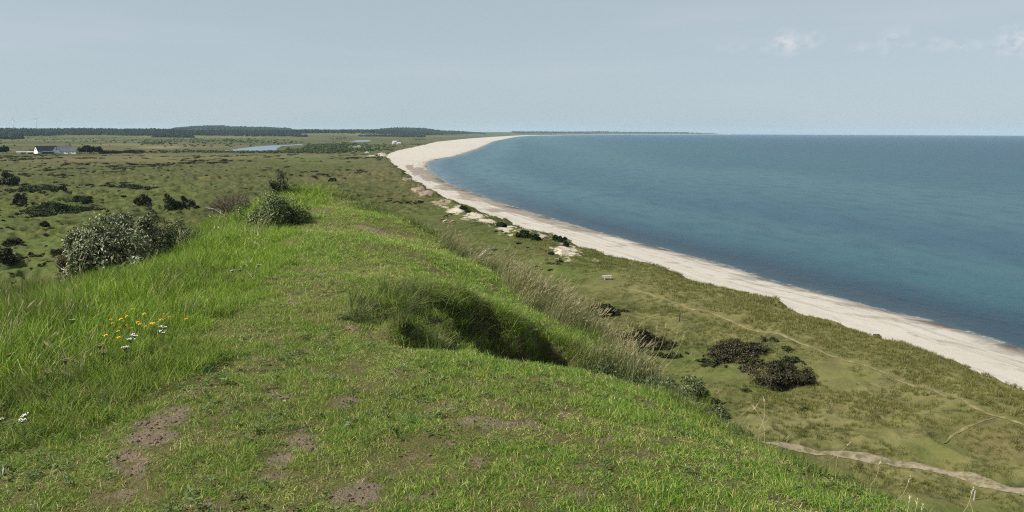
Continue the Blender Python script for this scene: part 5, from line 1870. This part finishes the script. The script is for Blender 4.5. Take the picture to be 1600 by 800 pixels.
def horse(px, py, rz, lab, coat, hair, graze=True, s=1.0):
    p = on_ground(px, py)
    e = empty('horse', Vector(p), lab, 'horse', 'ponies grazing behind the beach', rz)
    V = [(-.05, 0, .95), (-.42, 0, .98), (-.66, 0, .95), (.32, 0, .97), (.56, 0, .98)]
    E_ = [(0, 1), (1, 2), (0, 3), (3, 4)]
    Rr = [.27, .28, .21, .27, .21]
    if graze:
        neck = [(.78, 0, .88), (.96, 0, .62), (1.06, 0, .38), (1.02, 0, .20), (.98, 0, .06)]
    else:
        neck = [(.74, 0, 1.15), (.86, 0, 1.36), (.98, 0, 1.44), (1.14, 0, 1.34), (1.26, 0, 1.24)]
    nr = [.17, .13, .115, .085, .06]
    o = len(V)
    for i, q in enumerate(neck):
        V.append(q)
        Rr.append(nr[i])
        E_.append((4 if i == 0 else o + i - 1, o + i))
    for sy in (-.15, .15):
        for hind in (False, True):
            o = len(V)
            if hind:
                pts, rs, root = [(-.64, sy, .78), (-.58, sy, .60), (-.74, sy, .42), (-.71, sy, .14), (-.66, sy, .03)], [.15, .10, .06, .045, .055], 2
            else:
                pts, rs, root = [(.50, sy, .78), (.50, sy, .60), (.52, sy, .40), (.50, sy, .14), (.53, sy, .03)], [.12, .085, .06, .042, .055], 4
            for i, q in enumerate(pts):
                V.append(q)
                Rr.append(rs[i])
                E_.append((root if i == 0 else o + i - 1, o + i))
    V = [(x * s, y * s, z * s) for x, y, z in V]
    Rr = [r * s for r in Rr]
    link('body', skin_mesh('body', V, E_, Rr, coat), e)
    mb = MB()
    nk = [np.array(V[4]) + [0, 0, .14 * s]] + [np.array(V[5 + i]) + np.array([.03, 0, .12]) * s for i in range(3)]
    mb.tube(nk, [.05 * s, .07 * s, .07 * s, .04 * s], 7)
    mb.build('mane', hair, e, True)
    mb = MB()
    mb.tube([np.array(q) * s for q in ((-.82, 0, 1.02), (-.93, 0, .88), (-.95, 0, .6), (-.92, 0, .34))], [.03 * s, .06 * s, .07 * s, .03 * s], 7)
    mb.build('tail', hair, e, True)
    for sy in (-1, 1):
        mb = MB()
        hd = np.array(V[7])
        up = np.array([.10, sy * .06, .05]) if graze else np.array([-.03, sy * .06, .11])
        mb.tube([hd + up * .5 * s, hd + up * 1.1 * s, hd + up * 1.9 * s], [.03 * s, .028 * s, .006 * s], 5)
        mb.build('ear', coat, e, True)


def coat(name, c):
    return plain_material(name, c, .6, .25, .15, 3.0)


C_BLACK = coat('coat_black', (0.012, 0.011, 0.011))
C_BROWN = coat('coat_brown', (0.16, 0.085, 0.045))
C_TAN = coat('coat_tan', (0.42, 0.26, 0.15))
C_CREAM = coat('coat_cream', (0.62, 0.52, 0.38))
C_DMANE = coat('hair_dark', (0.025, 0.018, 0.014))
C_PALE = coat('hair_pale', (0.55, 0.47, 0.36))
horse(697, 340.8, math.radians(200), 'black pony with lowered head, nearer the hill of the two black ones', C_BLACK, C_DMANE, True, .85)
horse(703.3, 337.6, math.radians(195), 'black pony standing furthest away, close to the pale sand', C_BLACK, C_DMANE, True, .85)
horse(690.5, 346.6, math.radians(188), 'brown pony with dark head, leftmost of the herd', C_BROWN, C_DMANE, True, .95)
horse(696.8, 349.2, math.radians(215), 'cream-coloured pony between the brown and the tan one', C_CREAM, C_PALE, True, 1.0)
horse(707.5, 350.6, math.radians(196), 'tan pony with dark mane, rightmost of the herd', C_TAN, C_DMANE, True, 1.05)

# ------------------------------------------------------------------ picnic table
M_WOOD = plain_material('grey_plank', (0.40, 0.36, 0.30), .85, .2, .25, 5.0)
p = on_ground(948.5, 436.5)
e = empty('picnic_table', Vector(p), 'weathered grey wooden picnic table with two benches on the turf', 'picnic table', None, math.radians(6))
mb = MB()
for i in range(5):
    mb.box((0, -.30 + i * .15, .75), (1.85, .135, .045), bevel=.006)
mb.build('table_top', M_WOOD, e)
for sy in (-1, 1):
    mb = MB()
    for i in range(2):
        mb.box((0, sy * (.66 + i * .15), .45), (1.85, .135, .045), bevel=.006)
    mb.build('bench', M_WOOD, e)
for sx in (-.62, .62):
    for sy in (-1, 1):
        mb = MB()
        mb.add([(sx - .03, sy * .22, .725), (sx + .03, sy * .22, .725), (sx + .03, sy * .34, .725), (sx - .03, sy * .34, .725),
                (sx - .03, sy * .66, -.15), (sx + .03, sy * .66, -.15), (sx + .03, sy * .78, -.15), (sx - .03, sy * .78, -.15)],
               None, [(0, 1, 2, 3), (4, 7, 6, 5), (0, 4, 5, 1), (1, 5, 6, 2), (2, 6, 7, 3), (3, 7, 4, 0)])
        mb.build('leg', M_WOOD, e)
    mb = MB()
    mb.box((sx + .062, 0, .40), (.05, 1.62, .09), bevel=.005)
    mb.box((sx + .062, 0, .69), (.05, .74, .075), bevel=.005)
    mb.build('cross_beam', M_WOOD, e)

# posts
M_POST = plain_material('post_wood', (0.30, 0.27, 0.22), .9, .1, .3, 8.0, .3)


def post(px, py, h, w, lab, dark=False):
    p = on_ground(px, py)
    bm = bmesh.new()
    bmesh.ops.create_cone(bm, cap_ends=True, segments=10, radius1=w, radius2=w * .88, depth=h + .4)
    bmesh.ops.translate(bm, verts=bm.verts, vec=(0, 0, (h - .4) / 2))
    es = [ed for ed in bm.edges if all(v.co.z > h - .05 for v in ed.verts)]
    bmesh.ops.bevel(bm, geom=es, offset=w * .35, segments=2, affect='EDGES')
    me = bpy.data.meshes.new('post')
    bm.to_mesh(me)
    bm.free()
    me.materials.append(M_BARK if dark else M_POST)
    o = link('post', me, None, Vector(p))
    o.rotation_euler = (.03, .02, .4)
    tag(o, lab, 'post')


post(1522, 781.5, .85, .08, 'short pale wooden post beside the green hollow, near the bottom right')
post(1061.5, 503, 1.5, .09, 'thin dark post alone in the dune grass above the heather mounds', True)

# two walkers far away on the sand
M_CLOTH = plain_material('dark_clothes', (0.03, 0.035, 0.05), .8, .2, .2)
M_SKINTONE = plain_material('skin', (0.45, 0.28, 0.20), .6, .3, .05)


def walker(px, py, lab, rz):
    q = at_z(px, py, 2.0)
    dv = coast_dist(np.array([q[0]]), np.array([q[1]]), VEG, LAND_V)
    dw = coast_dist(np.array([q[0]]), np.array([q[1]]), WATER, LAND_W)
    z = float(beach_z(np.array([q[0]]), np.array([q[1]]), dv, dw)[0])
    e = empty('person', (q[0], q[1], z), lab, 'person', None, rz)
    V = [(0, 0, .98), (0, 0, 1.2), (0, 0, 1.40), (0, 0, 1.52), (0, .02, 1.66), (0, .03, 1.74),
         (-.10, 0, .92), (-.11, .14, .50), (-.11, .04, .09), (-.11, .16, .04), (.10, 0, .92), (.11, -.10, .50), (.11, -.30, .14), (.11, -.2, .05),
         (-.20, 0, 1.38), (-.26, -.06, 1.10), (-.25, .06, .88), (.20, 0, 1.38), (.26, .06, 1.10), (.25, .18, .90)]
    E_ = [(0, 1), (1, 2), (2, 3), (3, 4), (4, 5), (0, 6), (6, 7), (7, 8), (8, 9), (0, 10), (10, 11), (11, 12), (12, 13), (2, 14), (14, 15), (15, 16), (2, 17), (17, 18), (18, 19)]
    Rr = [.16, .15, .15, .06, .10, .085, .10, .075, .05, .045, .10, .075, .05, .045, .065, .05, .04, .065, .05, .04]
    link('body', skin_mesh('body', V, E_, Rr, M_CLOTH, 1), e)
    bm = bmesh.new()
    bmesh.ops.create_icosphere(bm, subdivisions=2, radius=.106)
    bmesh.ops.scale(bm, vec=(.88, 1, 1.12), verts=bm.verts)
    bmesh.ops.translate(bm, vec=(0, .03, 1.71), verts=bm.verts)
    me = bpy.data.meshes.new('head')
    bm.to_mesh(me)
    bm.free()
    me.materials.append(M_SKINTONE)
    link('hair', me, e)


walker(661, 252.8, 'tiny dark-clothed walker on the sand near the bend of the waterline', .6)
walker(615.5, 248, 'tiny dark-clothed walker on the back of the wide beach near the dune foot', 2.2)

# ------------------------------------------------------------------ flowers and single stalks in the foreground
M_STEM = plain_material('flower_stem', (0.07, 0.12, 0.03), .7, .2, .2)
M_YELLOW = plain_material('yellow_petal', (0.78, 0.50, 0.015), .6, .2, .12, 40)
M_WHITEP = plain_material('white_floret', (0.72, 0.70, 0.66), .7, .2, .12, 60)
M_DEADP = plain_material('withered_floret', (0.24, 0.17, 0.12), .8, .1, .25, 60)
M_STRAW = plain_material('straw_stalk', (0.32, 0.27, 0.14), .7, .2, .2, 20)
M_SEED = plain_material('pale_seed_head', (0.40, 0.34, 0.22), .8, .1, .25, 60)
g = np.random.default_rng(900)


def daisy_meshes(seed):
    g = np.random.default_rng(seed)
    st, hd = MB(), MB()
    ln = .16
    st.tube([(0, 0, -.03), (.005, .004, ln * .5), (.012, -.004, ln)], [.0018, .0016, .0015], 5)
    for ring, (n, L, z, up) in enumerate(((16, .0165, 0, .25), (12, .012, .002, .55), (8, .007, .003, 1.1))):
        for i in range(n):
            a = 2 * math.pi * (i + .5 * ring) / n + g.normal(0, .08)
            d = np.array([math.cos(a), math.sin(a), 0])
            s = np.array([-math.sin(a), math.cos(a), 0]) * .0026
            b_ = np.array([.012, -.004, ln + z])
            t_ = b_ + d * L + np.array([0, 0, L * up])
            m = b_ + d * L * .5 + np.array([0, 0, L * up * .6])
            hd.add([b_, m - s, t_ - s * .7, t_ + s * .7, m + s], [(0, 1, 4)], [(1, 2, 3, 4)])
    hd.tube([(.012, -.004, ln - .008), (.012, -.004, ln + .002)], [.003, .0055], 7)
    return st.mesh('stem', M_STEM), hd.mesh('flower_head', M_YELLOW)


def umbel_meshes(seed, petal):
    g = np.random.default_rng(seed)
    st, hd = MB(), MB()
    ln = .20
    st.tube([(0, 0, -.03), (.006, 0, ln * .5), (.0, .006, ln * .82)], [.0025, .0022, .002], 5)
    for i in range(26):
        a, r = g.uniform(0, 6.28), .036 * math.sqrt(g.uniform())
        t_ = np.array([r * math.cos(a), .006 + r * math.sin(a), ln + .006 * g.normal() * .4 - r * .12])
        st.tube([(0, .006, ln * .82), t_], [.0012, .0009], 3, cap=False)
        for j in range(5):
            a2 = g.uniform(0, 6.28)
            d = np.array([math.cos(a2), math.sin(a2), .25]) * .0062
            s = np.array([-math.sin(a2), math.cos(a2), .1]) * .0036
            hd.add([t_, t_ + d * .6 + s, t_ + d + [0, 0, .001], t_ + d * .6 - s], [(0, 1, 2), (0, 2, 3)])
    return st.mesh('stem', M_STEM), hd.mesh('flower_head', petal)


def plant(name, px, py, meshes, lab, cat, group, s=1.0, lift=0.0):
    p = on_hill(px, py + lift)
    e = empty(name, Vector(p), lab, cat, group, g.uniform(0, 6.28))
    e.rotation_euler = (g.normal(0, .12), g.normal(0, .12), g.uniform(0, 6.28))
    e.scale = (s, s, s * g.uniform(.85, 1.2))
    for nm, me in zip(('stem', 'flower_head'), meshes):
        link(nm, me, e)


dz = [daisy_meshes(910 + i) for i in range(3)]
um = [umbel_meshes(920 + i, M_WHITEP) for i in range(2)]
ud = [umbel_meshes(930 + i, M_DEADP) for i in range(2)]
# each flower stands where its head shows against the grass; the foot is a stem's length lower in view
for i, (px, py) in enumerate(((181, 506), (172, 506), (211, 484), (251, 497), (208, 505), (191, 518), (198, 515), (204, 511), (215, 515), (228, 512), (230, 502), (249, 507), (254, 507), (259, 507),
                              (175, 533), (187, 533), (219, 507), (238, 512), (206, 519), (288, 506), (231, 519), (193, 519))):
    plant('hawkbit', px, py, dz[i % 3], 'small yellow hawkbit flower on a thin stem in the yellow patch left of the turf', 'flower', 'yellow hawkbit flowers', g.uniform(.72, 1.0), 22)
for i, (px, py, lab) in enumerate(((249, 528, 'white yarrow head right below the yellow patch, the larger of a close pair'), (258, 524, 'white yarrow head right below the yellow patch, the upper right of a close pair'),
                                   (203, 541, 'greyish white yarrow head, upper of three under the yellow patch'), (204, 547, 'greyish white yarrow head, middle of three under the yellow patch'),
                                   (201, 555, 'white yarrow head, lowest of three under the yellow patch'), (40, 667, 'bright white yarrow head nearest the camera at the left'),
                                   (9, 661, 'white yarrow head cut close to the left picture edge'), (53, 651, 'small white yarrow head above the brightest one at the left'),
                                   (116, 515, 'pale yarrow head on a tall stem in the long grass left of the yellow patch'), (368, 432, 'white yarrow head beside the turf, left of a row of three'),
                                   (378, 431, 'white yarrow head beside the turf, middle of a row of three'), (403, 421, 'white yarrow head beside the turf, right of a row of three'),
                                   (373, 368, 'white yarrow head far along the left edge of the turf'), (462, 357, 'white speck of yarrow below the crest bush'))):
    plant('yarrow', px, py, um[i % 2], lab, 'flower', 'white yarrow flowers', (.62 if py > 600 else .85), 24 if py > 480 else 15)
for i, (px, py, lab) in enumerate(((164, 550, 'withered brown yarrow head, upper of two left of the white trio'), (163, 563, 'withered brown yarrow head, lower of two left of the white trio'),
                                   (104, 583, 'withered pale brown yarrow head in the left grass'), (75, 597, 'small withered yarrow head further left in the grass'), (200, 567, 'withered yarrow head under the white trio'),
                                   (25, 566, 'withered brown yarrow head near the left picture edge'))):
    plant('withered_yarrow', px, py, ud[i % 2], lab, 'flower', 'withered yarrow heads', .85, 24)


def stalk(foot, tip, y, lab, head=.07, bend=.12, dy=.15, hw=.006):
    """a dry grass stalk rising from the hill edge, foot and tip given on two sight lines"""
    a, b_ = Vector(at_y(foot[0], foot[1], y)), Vector(at_y(tip[0], tip[1], y + dy))
    gz_ = float(hill_z(np.array([a.x]), np.array([a.y]))[0])
    e = empty('grass_stalk', a, lab, 'grass stalk')
    d = b_ - a
    sd = Vector((d.z, 0, -d.x)).normalized() * d.length * bend
    pts = [Vector((0, 0, min(gz_ - a.z, -.02) - .03))] + [d * t + sd * math.sin(t * math.pi) * .8 for t in (0.02, .25, .5, .75, 1.0)]
    mb = MB()
    mb.tube(pts, [.0015, .0015, .0014, .0012, .0010, .0007], 5)
    mb.build('stem', M_STRAW, e)
    if head:
        mb = MB()
        gg = np.random.default_rng(int(tip[0] * 7))
        dn = (pts[-1] - pts[-2]).normalized()
        for i in range(22):
            t = gg.uniform()
            c_ = np.array(pts[-1] + dn * head * (t - .35))
            w = hw * math.sin(math.pi * min(max(t * .9 + .08, 0), 1))
            o = gg.normal(0, .5, 3) * w
            ax = np.array(dn) * .013 + gg.normal(0, .0025, 3)
            s_ = np.cross(ax, gg.normal(size=3))
            s_ = s_ / np.linalg.norm(s_) * .0018
            mb.add([c_ + o, c_ + o + ax * .5 + s_, c_ + o + ax, c_ + o + ax * .5 - s_], [(0, 1, 2), (0, 2, 3)])
        mb.build('seed_head', M_SEED, e)


for ft, tp, y, lab, hd in (((1400, 782), (1420, 751), 3.9, 'dry stalk with slim pale head at the lower right knoll edge, upper one there', .05),
                           ((1412, 812), (1421, 783), 3.6, 'dry stalk with a fat pale seed head at the bottom edge, left of three', .055),
                           ((1424, 812), (1433, 787), 3.6, 'dry stalk with a narrow pale seed head at the bottom edge, middle of three', .05),
                           ((1433, 818), (1441, 794), 3.55, 'dry stalk with a rounded pale seed head at the bottom edge, right of three', .045),
                           ((1499, 806), (1519, 769), 3.7, 'single tall dry stalk with a pale head in front of the pale post', .05),
                           ((1524, 806), (1515, 782), 3.7, 'bare dry stalk crossing the tall one in front of the pale post', .0),
                           ((1272, 724), (1325, 695), 4.6, 'long dry stalk arching to the right over the sandy path', .03),
                           ((1186, 672), (1194, 627), 5.2, 'dry stalk with a white head standing upright on the knoll edge', .05),
                           ((1195, 682), (1179, 638), 5.2, 'dry stalk leaning left on the knoll edge, beside the upright white-headed one', .04),
                           ((1138, 656), (1174, 634), 5.4, 'long straw-coloured stalk lying to the right on the knoll edge', .0),
                           ((1361, 756), (1374, 726), 4.1, 'thin dry stalk with a tiny head in front of the sandy path', .03),
                           ((1126, 648), (1128, 638), 5.5, 'short dry stub of stalk on the knoll edge left of the lying one', .0),
                           ((1307, 724), (1309, 715), 4.4, 'short stalk with a pale tuft just below the left end of the sandy path', .035)):
    stalk(ft, tp, y, lab, hd)
# leaning stalks by the creeping willow
for i, (ft, tp, lab) in enumerate((((1010, 562), (1026, 512), 'tall thin dry stalk nearly upright above the creeping willow'), ((1018, 566), (1040, 510), 'tall dry stalk right beside the nearly upright one above the willow'),
                                   ((1030, 572), (1058, 520), 'dry stalk leaning right across the dark heather mound'), ((1036, 578), (1068, 524), 'longest dry stalk leaning right over the knoll edge'),
                                   ((1034, 580), (1078, 554), 'strongly bowed dry stalk low over the knoll edge, uppermost of the bowed pair'), ((1038, 586), (1084, 562), 'strongly bowed dry stalk low over the knoll edge, lower of the bowed pair'),
                                   ((990, 548), (982, 512), 'dry stalk leaning left before the dark heather mound'))):
    stalk(ft, tp, 8.0, lab, .06 if i in (2, 3) else 0.04, .10, .2, .009)

# ------------------------------------------------------------------ the air
k = NT('haze_air')
pv = k.n('ShaderNodeVolumePrincipled')
pv.inputs['Color'].default_value = (0.58, 0.80, 1.0, 1)
pv.inputs['Density'].default_value = 2.6e-5
pv.inputs['Anisotropy'].default_value = 0.0
k.t.links.new(pv.outputs[0], k.out.inputs['Volume'])
mb = MB()
mb.box((0, 0, (130 - 30) / 2), (41000, 41000, 160))
hz_ = mb.build('haze', k.m)
hz_['kind'] = 'stuff'
